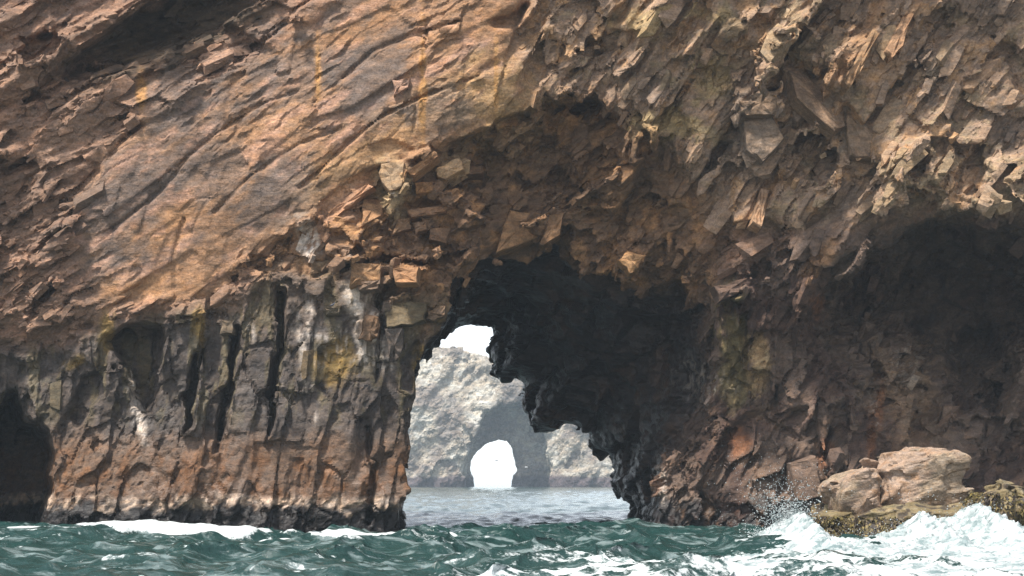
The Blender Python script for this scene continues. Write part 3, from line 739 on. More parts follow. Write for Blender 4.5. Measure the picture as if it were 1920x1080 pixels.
for nm, poly, pr, tone in (
 ('rock_block', [(712,302),(757,302),(755,352),(732,362),(712,332)], .30, (-.9, -1.0, -.8)), ('rock_block', [(680,370),(715,370),(715,405),(680,430)], .25, WARM), ('rock_block', [(820,315),(862,292),(870,317),(835,337),(817,327)], .45, PALE_T),
 ('rock_block', [(760,327),(815,280),(822,290),(777,330)], .35, WARM), ('rock_block', [(875,307),(905,310),(905,327),(865,330)], .3, OCH), ('rock_block', [(777,342),(810,340),(812,357),(780,362)], .3, OCH),
 ('rock_block', [(745,410),(772,407),(770,430),(735,442)], .3, WARM), ('rock_block', [(775,417),(800,410),(800,430),(780,440)], .35, PALE_T), ('rock_block', [(805,430),(845,422),(835,455),(805,452)], .4, WARM),
 ('rock_block', [(765,395),(847,377),(835,395),(802,405),(772,410)], .4, OCH), ('rock_block', [(737,502),(785,500),(782,530),(740,530)], .3, OCH), ('rock_block', [(657,492),(712,490),(712,524),(657,540)], .2, WARM),
 ('rock_block', [(684,591),(710,594),(709,633),(695,639),(671,635)], .3, OCH), ('rock_block', [(720,568),(762,563),(798,568),(797,602),(767,610),(726,615)], .3, (1.1,1.15,1.0)), ('rock_block', [(802,584),(835,568),(833,591),(814,602),(802,597)], .4, (1.1,1.1,1.0)),
 ('rock_block', [(721,617),(756,615),(753,661),(741,676),(728,667)], .25, (1,1,1)), ('rock_slab', [(618,385),(690,345),(700,352),(660,385),(628,410),(602,402)], .1, (1.5,1.35,1.25)),
 ('rock_block', [(930,478),(940,430),(957,392),(1015,395),(1010,440),(965,465)], .35, (1.1,1.1,1.1)), ('rock_block', [(1012,455),(1030,402),(1060,395),(1050,440),(1022,460)], .3, (1.1,1.1,1.1)), ('rock_block', [(1160,488),(1175,468),(1207,478),(1198,503),(1180,512)], .6, (1.5,1.6,1.6)),
 ('rock_block', [(1340,535),(1400,522),(1385,548),(1350,564)], .5, (1.3,1.3,1.2)), ('rock_slab', [(1480,130),(1500,125),(1590,200),(1585,235),(1560,250),(1490,190)], .25, (.9,.95,1)),
 ('rock_slab', [(1592,202),(1650,260),(1640,300),(1595,290),(1585,240)], .2, (.85,.9,.95)), ('rock_slab', [(1388,190),(1430,165),(1465,182),(1450,215),(1400,215)], .35, (1.1,1.15,1.2)), ('rock_slab', [(1395,225),(1450,217),(1472,260),(1430,302),(1400,280)], .35, (1.0,1.05,1.1)),
  ('rock_block', [(1485,870),(1530,855),(1540,930),(1495,940)], .3, (1.2,1.1,1)),
 ('rock_shard', [(1580,150),(1640,50),(1655,55),(1610,140),(1592,165)], .4, (1.4,1.2,1)), ('rock_shard', [(1660,95),(1700,15),(1718,20),(1690,90),(1672,110)], .4, (1.3,1.15,1)),
 ('rock_shard', [(1408,420),(1430,350),(1445,352),(1425,430)], .4, (1.4,1.2,.95)), 
 ('rock_block', [(414,600),(438,598),(436,625),(414,628)], .35, (1.5,1.35,1.2)), ('rock_block', [(735,150),(768,145),(765,165),(738,180)], .25, (1.1,1.15,1.2)),
 ('rock_ledge', [(668,528),(713,525),(710,541),(672,544)], .55, (1,1,1)), ('rock_ledge', [(608,577),(640,574),(636,588),(612,590)], .5, (1,1,1))):
    traced(nm, poly, pr, tone)
import bmesh
def hull(name, pts, col, parent):
    bm = bmesh.new()
    for p_ in pts: bm.verts.new(p_)
    r_ = bmesh.ops.convex_hull(bm, input=bm.verts)
    bmesh.ops.delete(bm, geom=[e_ for e_ in r_['geom_interior'] if isinstance(e_, bmesh.types.BMVert)], context='VERTS')
    me = bpy.data.meshes.new(name); bm.to_mesh(me); bm.free()
    ca = me.attributes.new('Col', 'FLOAT_COLOR', 'POINT')
    cc = np.clip(np.array(col)[None] * rng.uniform(.92, 1.1, (len(me.vertices), 1)), .01, .6)
    ca.data.foreach_set('color', np.concatenate([cc, np.ones((len(cc), 1))], 1).astype(f32).ravel())
    me.materials.append(ROCK)
    o = bpy.data.objects.new(name, me); sc.collection.objects.link(o); o.parent = parent
    return o
rW = region_weights(V[FRONT])
in_f = (PX[FRONT] > 0) & (PX[FRONT] < 1920) & (PY[FRONT] > 0) & (PY[FRONT] < 900) & (N[FRONT, 1] < -.25)
for key, nm, count, th, ls in (('rough', 'rock_shard', 90, 60, (.7, 2.3)), ('arch', 'rock_block', 40, 58, (.6, 1.5)), ('low', 'rock_block', 60, 68, (.7, 1.7)), ('up', 'rock_ledge', 36, 32, (.7, 2.2)), ('col', 'rock_column', 8, 82, (.8, 1.8))):
    cand = FRONT[in_f & (rW[3][key] > .6)]
    cand = cand[(COL[cand].mean(1) < .22) & (COL[cand, 0] < 3.0 * COL[cand, 2])]
    for j in rng.choice(cand, count, replace=False):
        fr = frame(th + rng.normal() * 7, 0).astype(float); a_, b_ = fr[0], fr[1]
        nn_ = N[j] * .8 + np.array([0, -.5, 0]) + b_ * .30 + a_ * .1 + rng.normal(size=3) * .10; nn_ /= np.linalg.norm(nn_)
        a_ = a_ - nn_ * (a_ @ nn_); a_ /= np.linalg.norm(a_); b_ = np.cross(nn_, a_); b_ *= np.sign(b_ @ fr[1])
        l_ = rng.uniform(*ls) * .5; w_ = l_ * rng.uniform(.28, .6); d_ = rng.uniform(.25, .5) * (.4 if key == 'slab' else 1)
        pts = []
        for sa in (-1, 1):
            for sb in (-1, 1):
                for sn in (-1, 1):
                    tp = rng.uniform(.35, .9) if sa < 0 else rng.uniform(.75, 1.05)
                    pts.append(V[j] + a_ * l_ * sa * rng.uniform(.4, 1.15) + b_ * w_ * sb * tp * rng.uniform(.45, 1.15) + nn_ * (d_ * .26 * rng.uniform(.5, 1.3) if sn > 0 else -d_ * 1.2))
        for _ in range(7):
            pts.append(V[j] + a_ * l_ * rng.uniform(-.9, .9) + b_ * w_ * rng.uniform(-.9, .9) + nn_ * d_ * rng.uniform(.15, .4))
        hull(nm, pts, COL[j] * rng.uniform(.88, 1.15), cliff)
# small broken chips, too many to pick apart
def chips(n_per):
    vs, cs_ = [], []
    for key, th, n in n_per:
        cand = FRONT[in_f2 & (rW[3][key] > .55) & (clus > .06)]
        j = rng.choice(cand, n); p0 = V[j].astype(float)
        ang = np.radians(th + rng.normal(size=n) * 12)
        a_ = np.stack([np.cos(ang), 0 * ang, np.sin(ang)], 1); b_ = np.stack([-np.sin(ang), 0 * ang, np.cos(ang)], 1)
        nn_ = N[j] * .6 + np.array([0, -.6, 0]) + b_ * .35 + rng.normal(size=(n, 3)) * .2; nn_ /= np.linalg.norm(nn_, axis=1, keepdims=True)
        a_ -= nn_ * (a_ * nn_).sum(1, keepdims=True); a_ /= np.linalg.norm(a_, axis=1, keepdims=True); b_ = np.cross(a_, nn_)
        l_ = np.exp(rng.normal(size=(n, 1)) * .45) * .17; w_ = l_ * rng.uniform(.3, .7, (n, 1)); d_ = l_ * rng.uniform(.4, .8, (n, 1))
        cor = []
        for sa in (-1, 1):
            for sb in (-1, 1):
                for sn in (-1, 1):
                    U = lambda lo, hi: rng.uniform(lo, hi, (n, 1))
                    cor.append(p0 + a_ * l_ * sa * U(.7, 1.1) + b_ * w_ * sb * (U(.3, .9) if sa < 0 else U(.7, 1.05)) + nn_ * d_ * (U(.1, .6) if sn > 0 else -1.0))
        vs.append(np.stack(cor, 1).reshape(-1, 3)); cs_.append(np.repeat(COL[j] * rng.uniform(.88, 1.15, (n, 1)), 8, 0))
    v = np.concatenate(vs); q = np.array([(0,1,3,2),(4,6,7,5),(0,4,5,1),(2,3,7,6),(0,2,6,4),(1,5,7,3)])
    q = (q[None] + np.arange(len(v) // 8)[:, None, None] * 8).reshape(-1, 4)
    return tag(make_mesh('rock_chips', v, q, ROCK, np.clip(np.concatenate(cs_), .006, .6), parent=cliff), kind='stuff')
in_f2 = (PX[FRONT] > -20) & (PX[FRONT] < 1940) & (PY[FRONT] > -20) & (PY[FRONT] < 930) & (N[FRONT, 1] < -.1)
clus = fbm(V[FRONT], .45, 88, 3)
chips((('rough', 60, 700), ('up', 33, 600), ('arch', 50, 500), ('low', 65, 300)))
lap('blocks')
# the solid mass of the island behind the weathered face
core = np.maximum(fc + 1.6, 0)
fcore = fc + 1.7
for ax, (lo, hi) in enumerate(((2, -3), (0, -3), (0, -2))):
    sl = [slice(None)] * 3
    sl[ax] = slice(hi, None); fcore[tuple(sl)] = 1
    if lo: sl[ax] = slice(0, lo); fcore[tuple(sl)] = 1
cv, cq = surface_nets(fcore, org, H * CO)
c_o = make_mesh('cliff_core', cv, cq, ROCK, np.tile(lin(80,68,62), (len(cv), 1)), parent=cliff)
del cg

lap('objects')
# ------------------------------------------------------------------ the far island with its own arch
DI = 655.0
ISK = [(380,1100),(380,640),(600,628),(740,636),(800,645),(850,655),(885,664),(920,674),(970,700),(1010,740),(1060,775),(1100,790),(1160,812),(1230,840),(1300,880),(1340,1100)]
CAVE = [(872,1100),(873,900),(876,840),(884,812),(900,792),(908,772),(935,757),(978,744),(1003,768),(1014,800),(1024,835),(1030,862),(1034,900),(1036,1100)]
HOLE = [(892,1100),(889,912),(884,893),(880,878),(884,858),(894,843),(910,829),(930,822),(955,828),(962,840),(965,855),(973,872),(971,884),(963,893),(960,912),(958,1100)]
sdI = polysd(ISK, GX + WX, GY + WY); sdC = polysd(CAVE, GX + .8 * WX, GY + .8 * WY); sdH = polysd(HOLE, GX + .25 * WX, GY + .25 * WY)
HI = 1.0
ib = ((-115, 75), (DI - 16, DI + 42), (-4, 74))
ig = [np.arange(b[0], b[1], HI) for b in ib]
ishape = tuple(len(g) for g in ig)
ip = np.stack(np.meshgrid(*ig, indexing='ij'), -1).reshape(-1, 3).astype(f32)
ipx, ipy = bearing(ip)
k_ = DI / F
front = (DI - 4 + 9 * fbm(ip * np.array([1, 0, 1], f32), 1 / 38, 201, 3) + np.maximum(ip[:, 2] - 4, 0) * .16 + 0.10 * np.abs(ipx - 960) * k_ * .5) - ip[:, 1]
top = samp(sdI, ipx, ipy) * ip[:, 1] / F
fi = np.maximum(front * .9, top)
cave = np.maximum(samp(sdC, ipx, ipy) * k_, ip[:, 1] - (DI + 26))
fi = np.maximum(fi, -cave)
fi = np.maximum(fi, -samp(sdH, ipx, ipy) * k_)
fi = np.maximum(fi, ip[:, 1] - (DI + 38))
damp = sstep(0, 3.0, np.abs(samp(sdH, ipx, ipy)) * k_) * .6 + .4
fi += damp * (1.5 * blocks(ip, frame(60, 12), (11, 6, 7), 210, .05) + .7 * blocks(ip, frame(40, 10), (4.2, 2.4, 3), 211, .1))
iv, iq = surface_nets(fi.reshape(ishape), [g[0] for g in ig], HI)
iv = relax(iv, iq, .3)
ibx, iby = bearing(iv[iq].mean(1)); inn = np.cross(iv[iq[:, 2]] - iv[iq[:, 0]], iv[iq[:, 3]] - iv[iq[:, 1]])
isee = (ibx > 740) & (ibx < 1170) & (inn[:, 1] < .2)
va_, qa_ = submesh(iv, iq, ~isee); vb_, qb_ = subdivide(*submesh(iv, iq, isee))
iv = np.concatenate([vb_, va_]); iq = np.concatenate([qb_, qa_ + len(vb_)])
inr = vnormals(iv, iq)
iv = (iv + inr * (.35 * fbm(iv, .35, 220, 4, .6) + .22 * blocks(iv, frame(50, 20), (1.9, 1.1, 1.2), 222, .3))[:, None]).astype(f32)
a1 = fbm(iv, 1 / 14, 221, 4); a2 = fbm(iv, 1 / 4, 223, 4)
ic = np.tile(lin(162,152,137), (len(iv), 1))
ic = ic + (lin(194,188,174) - ic) * sstep(-.05, .3, a2 + .4 * a1)[:, None] * .8
ic = ic + (lin(120,108,100) - ic) * sstep(.05, .3, -a1 + .3 * a2)[:, None] * .75
ic = ic + (lin(80,68,72) - ic) * sstep(5.6, 3.8, iv[:, 2] + 2.0 * a1)[:, None] * .92
island = make_mesh('distant_island', iv, iq, FAR_ROCK, (ic * .7).astype(f32))
tag(island, 'pale hazy rock island with a round sea arch, seen through the cliff opening', kind='structure')

lap('island')
# ------------------------------------------------------------------ the sea
def ocean(L, Nn, wind, amp, choppy, seed, small=0.05):
    r = np.random.default_rng(seed)
    k1 = np.fft.fftfreq(Nn, L / Nn) * 2 * np.pi
    kx, ky = np.meshgrid(k1, k1, indexing='ij'); k = np.sqrt(kx ** 2 + ky ** 2); k[0, 0] = 1e-6
    Lw = wind[0] ** 2 / 9.81
    dirf = np.abs((kx * wind[1] + ky * wind[2]) / k) ** 2 * .8 + .2
    ph = np.exp(-1 / (k * Lw) ** 2) / k ** 3.7 * dirf * np.exp(-(k * small) ** 2)
    ph[0, 0] = 0
    h = (r.normal(size=k.shape) + 1j * r.normal(size=k.shape)) * np.sqrt(ph)
    z = np.fft.ifft2(h).real; s = amp / z.std()
    dx = np.fft.ifft2(h * 1j * kx / k).real * s * choppy; dy = np.fft.ifft2(h * 1j * ky / k).real * s * choppy
    return z * s, dx, dy, L
def osamp(oc, x, y, ang=0.0):
    z, dx, dy, L = oc; n = z.shape[0]; c, s = math.cos(ang), math.sin(ang)
    u = ((c * x + s * y) / L % 1) * n; v = ((-s * x + c * y) / L % 1) * n
    i = u.astype(int) % n; j = v.astype(int) % n; a = u - np.floor(u); b = v - np.floor(v); i1 = (i + 1) % n; j1 = (j + 1) % n
    g = lambda m: (m[i, j] * (1 - a) + m[i1, j] * a) * (1 - b) + (m[i, j1] * (1 - a) + m[i1, j1] * a) * b
    gx, gy = g(dx), g(dy)
    return g(z), c * gx - s * gy, s * gx + c * gy
ys = np.concatenate([np.linspace(-60, 26, 30)[:-1], np.linspace(26, 38, 60)[:-1], np.arange(38.5, 78, .13)])
yy = [78.0]
while yy[-1] < 2500: yy.append(yy[-1] + max(.2, (yy[-1] - 60) * .011 + .05))
ys = np.concatenate([ys, yy])
NC = 350
t = np.linspace(-1, 1, NC); t = t * (.42 + .58 * t * t)
SX = t[None, :] * (np.maximum(ys, 0)[:, None] * .75 + 14); SY = np.repeat(ys[:, None], NC, 1)
oc1 = ocean(41.0, 384, (4.2, .55, -.83), .22, 1.2, 3, .05); oc2 = ocean(97.0, 384, (6.5, -.2, -.98), .10, 1.0, 8, .15); oc3 = ocean(13.0, 256, (2.3, .8, .6), .055, 1.1, 5, .025)
z1, dx1, dy1 = osamp(oc1, SX, SY, .3); z2, dx2, dy2 = osamp(oc2, SX, SY, -.5); z3, dx3, dy3 = osamp(oc3, SX, SY, .9)
am1 = (1 - .72 * sstep(71, 79, SY) + .22 * sstep(98, 115, SY)) * (1 - .9 * sstep(300, 900, SY))
am3 = (1 - sstep(80, 160, SY))
SZ = am1 * (z1 + z2) + am3 * z3
SX2 = SX + am1 * (dx1 + dx2) + am3 * dx3; SY2 = SY + am1 * (dy1 + dy2) + am3 * dy3
sp = np.stack([SX.ravel(), SY.ravel(), np.zeros(SX.size)], 1).astype(f32)
fo1 = fbm(sp, .9, 301, 4).reshape(SX.shape); fo2 = fbm(sp * np.array([.45, 1, 1], f32), 2.4, 302, 4, .6).reshape(SX.shape)
foam = np.zeros(SX.shape)
def ell(cx, cy, rx_, ry_, n=.35): return 1 - sstep(.8, 1.12, np.sqrt(((SX - cx) / rx_) ** 2 + ((SY - cy) / ry_) ** 2) + n * fo1)
rafts = [(-15.4, 64.5, 4.8, 3.4, .42), (-6.8, 61.6, 4.0, 2.0, .22), (-21.8, 66.4, 2.4, 1.8, .26), (-13.5, 63.0, 2.4, .9, .3)]
for cx, cy, rx_, ry_, lift in rafts:
    m = ell(cx, cy, rx_, ry_); foam = np.maximum(foam, m); SZ = SZ * (1 - .5 * m) + lift * m
curv = z1 + .7 * z2
lace = sstep(.10, .45, fo2 + .5 * curv - .12) * (1 - sstep(60, 70, SY))
foam = np.maximum(foam, .5 * lace)
# wash around the breaking wave, lower right
wash = sstep(1.0, 9.0, SX + 2.5 * fo1 + .6 * (46 - SY)) * (1 - sstep(47, 52, SY + 3 * fo1))
foam = np.maximum(foam, wash * (.38 + .42 * sstep(-.2, .25, fo2 + .5 * fo1)))
foam = np.maximum(foam, .5 * sstep(-.05, .25, fo2) * (1 - sstep(43, 47, SY)) * sstep(-14, 6, SX))
# broken water washing the feet of the cliff
idx = np.arange(SX.size).reshape(SX.shape)
sq = np.stack([idx[:-1, :-1], idx[:-1, 1:], idx[1:, 1:], idx[1:, :-1]], -1).reshape(-1, 4)
sv = np.stack([SX2.ravel(), SY2.ravel(), SZ.ravel()], 1)
def sea_material():
    m = bpy.data.materials.new('sea_water'); m.use_nodes = True
    nt = m.node_tree; L = nt.links; b = nt.nodes['Principled BSDF']
    geo = node(nt, 'ShaderNodeNewGeometry'); att = node(nt, 'ShaderNodeAttribute', attribute_name='foam')
    n1 = node(nt, 'ShaderNodeTexNoise'); n1.inputs['Scale'].default_value = 2.2; n1.inputs['Detail'].default_value = 7; n1.inputs['Roughness'].default_value = .62
    n2 = node(nt, 'ShaderNodeTexNoise'); n2.inputs['Scale'].default_value = 6.0; n2.inputs['Detail'].default_value = 8; n2.inputs['Roughness'].default_value = .7
    for n in (n1, n2): L.new(geo.outputs['Position'], n.inputs['Vector'])
    ma = node(nt, 'ShaderNodeMath', operation='MULTIPLY_ADD'); L.new(n2.outputs[0], ma.inputs[0]); ma.inputs[1].default_value = 1.3; L.new(att.outputs['Fac'], ma.inputs[2])
    mr = node(nt, 'ShaderNodeMapRange'); mr.interpolation_type = 'SMOOTHSTEP'; mr.inputs[1].default_value = 1.02; mr.inputs[2].default_value = 1.32; L.new(ma.outputs[0], mr.inputs[0])
    mx = node(nt, 'ShaderNodeMix', data_type='RGBA')
    cr = node(nt, 'ShaderNodeValToRGB'); cr.color_ramp.elements[0].color = (.006, .022, .020, 1); cr.color_ramp.elements[1].color = (.015, .044, .040, 1)
    L.new(n1.outputs[0], cr.inputs[0])
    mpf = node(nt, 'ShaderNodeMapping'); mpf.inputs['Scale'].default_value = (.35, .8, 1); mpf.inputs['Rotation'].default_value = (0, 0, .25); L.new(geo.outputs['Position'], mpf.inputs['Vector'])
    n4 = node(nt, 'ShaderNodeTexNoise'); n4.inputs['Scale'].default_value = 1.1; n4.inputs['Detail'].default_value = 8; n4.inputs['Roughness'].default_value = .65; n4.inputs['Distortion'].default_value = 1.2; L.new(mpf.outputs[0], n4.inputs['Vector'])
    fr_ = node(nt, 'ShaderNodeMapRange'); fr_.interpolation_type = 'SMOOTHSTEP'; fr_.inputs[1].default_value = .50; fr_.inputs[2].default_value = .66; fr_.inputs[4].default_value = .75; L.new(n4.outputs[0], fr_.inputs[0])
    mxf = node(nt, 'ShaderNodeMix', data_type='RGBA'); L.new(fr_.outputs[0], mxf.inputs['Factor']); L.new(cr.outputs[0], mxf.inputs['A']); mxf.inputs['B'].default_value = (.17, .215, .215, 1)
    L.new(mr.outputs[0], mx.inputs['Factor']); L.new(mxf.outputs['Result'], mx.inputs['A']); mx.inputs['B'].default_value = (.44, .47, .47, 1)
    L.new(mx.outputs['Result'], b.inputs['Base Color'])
    ro = node(nt, 'ShaderNodeMapRange'); ro.inputs[3].default_value = .10; ro.inputs[4].default_value = .8; L.new(mr.outputs[0], ro.inputs[0]); L.new(ro.outputs[0], b.inputs['Roughness'])
    b.inputs['IOR'].default_value = 1.333; b.inputs['Specular IOR Level'].default_value = .5
    bu = node(nt, 'ShaderNodeBump'); bu.inputs['Strength'].default_value = .8; bu.inputs['Distance'].default_value = .16
    sx_ = node(nt, 'ShaderNodeSeparateXYZ'); L.new(geo.outputs['Position'], sx_.inputs[0])      # sheltered water beyond the arch is calmer
    cs_ = node(nt, 'ShaderNodeMapRange'); cs_.inputs[1].default_value = 76; cs_.inputs[2].default_value = 92; cs_.inputs[3].default_value = .8; cs_.inputs[4].default_value = .45; L.new(sx_.outputs['Y'], cs_.inputs[0]); L.new(cs_.outputs[0], bu.inputs['Strength'])
    L.new(n1.outputs[0], bu.inputs['Height']); L.new(bu.outputs[0], b.inputs['Normal'])
    return m
SEA = sea_material()
fq = foam.ravel()[sq].mean(1)
qc = sv[sq].mean(1)
raft_face = np.zeros(len(sq), bool)
for cx, cy, rx_, ry_, lift in rafts:
    raft_face |= (fq > .85) & (np.abs(qc[:, 0] - cx) < rx_ * 1.5) & (np.abs(qc[:, 1] - cy) < ry_ * 1.7)
v_, q_, f_ = submesh(sv, sq, ~raft_face, foam.ravel())
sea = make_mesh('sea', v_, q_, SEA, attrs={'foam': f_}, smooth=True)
tag(sea, 'choppy dark teal sea with foam streaks, calmer and paler beyond the arch', kind='structure')
v_, q_, f_ = submesh(sv, sq, raft_face, foam.ravel())
fo_o = make_mesh('sea_foam', v_, q_, SEA, attrs={'foam': f_ * 1.4}, smooth=True)
tag(fo_o, 'smooth white foam rafts floating at the foot of the left cliff', 'foam', kind='stuff')

# ------------------------------------------------------------------ boulder and weed-covered rocks in the surf
def largest_piece(v, q):
    lab = np.arange(len(v))
    while True:
        m = lab[q].min(1); new = lab.copy()
        for i in range(4): np.minimum.at(new, q[:, i], m)
        new = new[new]
        if (new == lab).all(): break
        lab = new
    u_, c_ = np.unique(lab[q[:, 0]], return_counts=True)
    return submesh(v, q, lab[q[:, 0]] == u_[c_.argmax()])
def rock_body(name, poly, yc, hd, h, amp, colfn, mat, parent, seed, lean=0.0, dome=.12):
    k = yc / F
    pp = np.array(poly, float)
    x0, x1 = (pp[:, 0].min() - 960) * k - .8, (pp[:, 0].max() - 960) * k + .8
    z0, z1 = -.9, CAM_Z - (pp[:, 1].min() - HOR) * k + .8
    g = [np.arange(x0, x1, h), np.arange(yc - hd - .8, yc + hd + .8, h), np.arange(z0, z1, h)]
    p = np.stack(np.meshgrid(*g, indexing='ij'), -1).reshape(-1, 3).astype(f32)
    yy_ = p[:, 1] - yc
    sd = polysd(poly, 960 + p[:, 0] / k, HOR - (p[:, 2] + lean * yy_ - CAM_Z) / k) * k
    f = np.maximum(sd + dome * (yy_ / hd) ** 2, np.abs(yy_ + .12 * p[:, 2]) - hd)
    f = f + np.clip(blocks(p, frame(18, 0), (1.9, .95, 1.1), seed, .16, off=amp * 1.5, saw=(.12, .22)), -.5, .5) + np.clip(blocks(p, frame(70, 15), (1.3, .9, 1.0), seed + 1, .25, off=amp), -.4, .4)
    v, q = surface_nets(f.reshape([len(a) for a in g]), [a[0] for a in g], h)
    v, q = largest_piece(v, q)
    v, q = subdivide(relax(v, q, .25), q)
    n = vnormals(v, q)
    lam_ = np.stack([v @ frame(20, 0)[0] * .6, v @ frame(20, 0)[1] * 5, v[:, 1] * .6], 1).astype(f32)
    ed = blocks(v, frame(18, 0), (1.9, .95, 1.1), seed, .16, want_edge=True)[1]
    v = (v + n * (-.09 * (1 - sstep(.01, .07, ed)) * sstep(-.2, .3, fbm(v, .9, seed + 8, 2)) + .035 * fbm(v, 2.4, seed + 5, 4, .6) + .03 * fbm(lam_, 1, seed + 6, 3, .6))[:, None]).astype(f32)
    o = make_mesh(name, v, q, mat, colfn(v, vnormals(v, q)), parent=parent)
    return o, v, q
def pale_rock(v, n):
    a = fbm(v, .9, 401, 4); b_ = fbm(v, 3.0, 402, 4)
    c = np.tile(lin(180,154,132), (len(v), 1))
    c = c + (lin(188,160,138) - c) * sstep(0, .3, a)[:, None] * .6
    c = c + (lin(168,150,126) - c) * sstep(0, .3, -a + .3 * b_)[:, None] * .7
    c = c + (lin(176,130,86) - c) * (sstep(.2, .4, b_ + .3 * a) * .4)[:, None]
    c = c + (lin(116,96,72) - c) * (sstep(1.9, .9, v[:, 2] + .9 * a) * .85)[:, None]
    c = c + (lin(60,50,46) - c) * (sstep(.9, .3, v[:, 2] + .6 * b_) * .8)[:, None]
    return (c * .50).astype(f32)
def weedy_rock(v, n):
    a = fbm(v, 1.1, 411, 4); b_ = fbm(v, 3.5, 412, 4)
    c = np.tile(lin(128,110,80), (len(v), 1))
    c = c + (lin(150,134,104) - c) * sstep(.6, 1.6, v[:, 2] + .6 * a)[:, None] * .9
    c = c + (lin(108,94,58) - c) * sstep(-.05, .25, b_)[:, None] * .6
    c = c + (lin(50,42,40) - c) * sstep(.05, .3, -b_ + .3 * a)[:, None] * .8
    return (c * .6).astype(f32)
def empty(name, loc):
    o = bpy.data.objects.new(name, None); sc.collection.objects.link(o); o.location = loc; return o
def child(root, o):
    o.parent = root; o.matrix_parent_inverse = root.matrix_world.inverted() if False else root.matrix_basis.inverted()
    return o
b_root = empty('boulder', (15.6, 57.5, 0))
tag(b_root, 'pale split boulder on a weed-covered ledge in the surf before the right wall', 'boulder')
o, _, _ = rock_body('rock_block', [(1545,912),(1552,902),(1592,884),(1622,868),(1634,874),(1640,930),(1650,975),(1556,975),(1552,935)], 57.4, 1.2, .10, .07, pale_rock, BOULDER, None, 420); child(b_root, o)
o, _, _ = rock_body('rock_block', [(1634,880),(1655,862),(1690,852),(1728,840),(1765,842),(1790,855),(1795,890),(1788,904),(1802,914),(1810,940),(1810,975),(1640,975),(1636,925)], 57.7, 1.6, .10, .07, pale_rock, BOULDER, None, 430); child(b_root, o)
o, shv, shq = rock_body('rock_ledge', [(1490,1120),(1506,1022),(1513,985),(1526,964),(1560,954),(1620,948),(1700,934),(1800,924),(1842,928),(1852,955),(1880,1120)], 57.0, 2.1, .12, .14, weedy_rock, BOULDER, None, 440, lean=-.16, dome=.25); child(b_root, o)
w_root = empty('weedy_rock', (19.2, 55, 0))
tag(w_root, 'low olive seaweed-covered rock beside the boulder at the right edge', 'rock')
o, wdv, wdq = rock_body('rock_hump', [(1825,1120),(1828,980),(1836,940),(1848,924),(1862,917),(1880,926),(1888,936),(1898,927),(1915,926),(1935,930),(1960,924),(2010,950),(2040,1120)], 55.0, 1.6, .11, .13, weedy_rock, BOULDER, None, 450, dome=.4); child(w_root, o)
WEED = rock_material('seaweed', tex=3.0, bump=.2, rough=.55)
def tufts(name, v, q, n, zmax, root, seed):
    r = np.random.default_rng(seed)
    nn = vnormals(v, q); ok = np.nonzero((v[:, 2] < zmax) & (v[:, 2] > -.2) & (nn[:, 1] < .5))[0]
    pick = r.choice(ok, n); P_ = v[pick]; Nn_ = nn[pick]
    T = r.normal(size=(n, 3)); T -= (T * Nn_).sum(1, keepdims=True) * Nn_; T /= np.linalg.norm(T, axis=1, keepdims=True)
    B = np.cross(Nn_, T); L_ = r.uniform(.05, .15, (n, 1)); w_ = L_ * r.uniform(.2, .45, (n, 1))
    droop = np.array([0, -.35, -.5]) * L_
    pts = [P_ - B * w_ - Nn_ * .01, P_ + B * w_ - Nn_ * .01, P_ + Nn_ * L_ * .7 + T * L_ * .4 + B * w_ * 1.2, P_ + Nn_ * L_ * .7 + T * L_ * .4 - B * w_ * 1.2, P_ + Nn_ * L_ * .7 + T * L_ * 1.3 + droop]
    vv = np.stack(pts, 1).reshape(-1, 3); i = np.arange(n)[:, None] * 5
    tri = np.concatenate([i + np.array([[0, 1, 2]]), i + np.array([[0, 2, 3]]), i + np.array([[3, 2, 4]])])
    pal = np.stack([lin(116,102,56), lin(86,74,46), lin(60,50,42), lin(140,122,78), lin(46,40,38), lin(128,112,90)])
    g_ = (vnoise(P_.astype(f32), 1.6, 460) * 2.4 + r.normal(size=n) * 1.2 + 2.2).clip(0, 5).astype(int)
    return child(root, tag(make_mesh(name, vv, tri, WEED, np.repeat(pal[g_], 5, 0) * .6), kind='stuff'))
tufts('seaweed', shv, shq, 9000, 1.05, b_root, 1)
tufts('seaweed', wdv, wdq, 5000, 2.0, w_root, 2)
lap('boulder')

# ------------------------------------------------------------------ breaking wave and spray
def foam_material():
    m = bpy.data.materials.new('whitewater'); m.use_nodes = True
    nt = m.node_tree; L = nt.links; b = nt.nodes['Principled BSDF']
    geo = node(nt, 'ShaderNodeNewGeometry'); n1 = node(nt, 'ShaderNodeTexNoise'); n1.inputs['Scale'].default_value = 1.5; n1.inputs['Detail'].default_value = 9; n1.inputs['Roughness'].default_value = .68; n1.inputs['Distortion'].default_value = .6
    L.new(geo.outputs['Position'], n1.inputs['Vector'])
    cr = node(nt, 'ShaderNodeValToRGB'); e = cr.color_ramp.elements
    e[0].position = .38; e[0].color = (.12, .17, .175, 1); e[1].position = .66; e[1].color = (.56, .58, .58, 1)
    L.new(n1.outputs[0], cr.inputs[0]); L.new(cr.outputs[0], b.inputs['Base Color'])
    b.inputs['Roughness'].default_value = .6
    bu = node(nt, 'ShaderNodeBump'); bu.inputs['Strength'].default_value = .8; bu.inputs['Distance'].default_value = .16
    L.new(n1.outputs[0], bu.inputs['Height']); L.new(bu.outputs[0], b.inputs['Normal'])
    return m
FOAM = foam_material()
prof = np.array([(1040,1062),(1200,1052),(1330,1046),(1390,1018),(1440,1006),(1470,988),(1494,966),(1508,988),(1535,1012),(1600,1022),(1660,1012),(1700,998),(1738,974),(1760,988),(1795,984),(1828,956),(1850,972),(1880,988),(1920,1008),(2000,1024),(2160,1040)], float)
kx = 53 / F
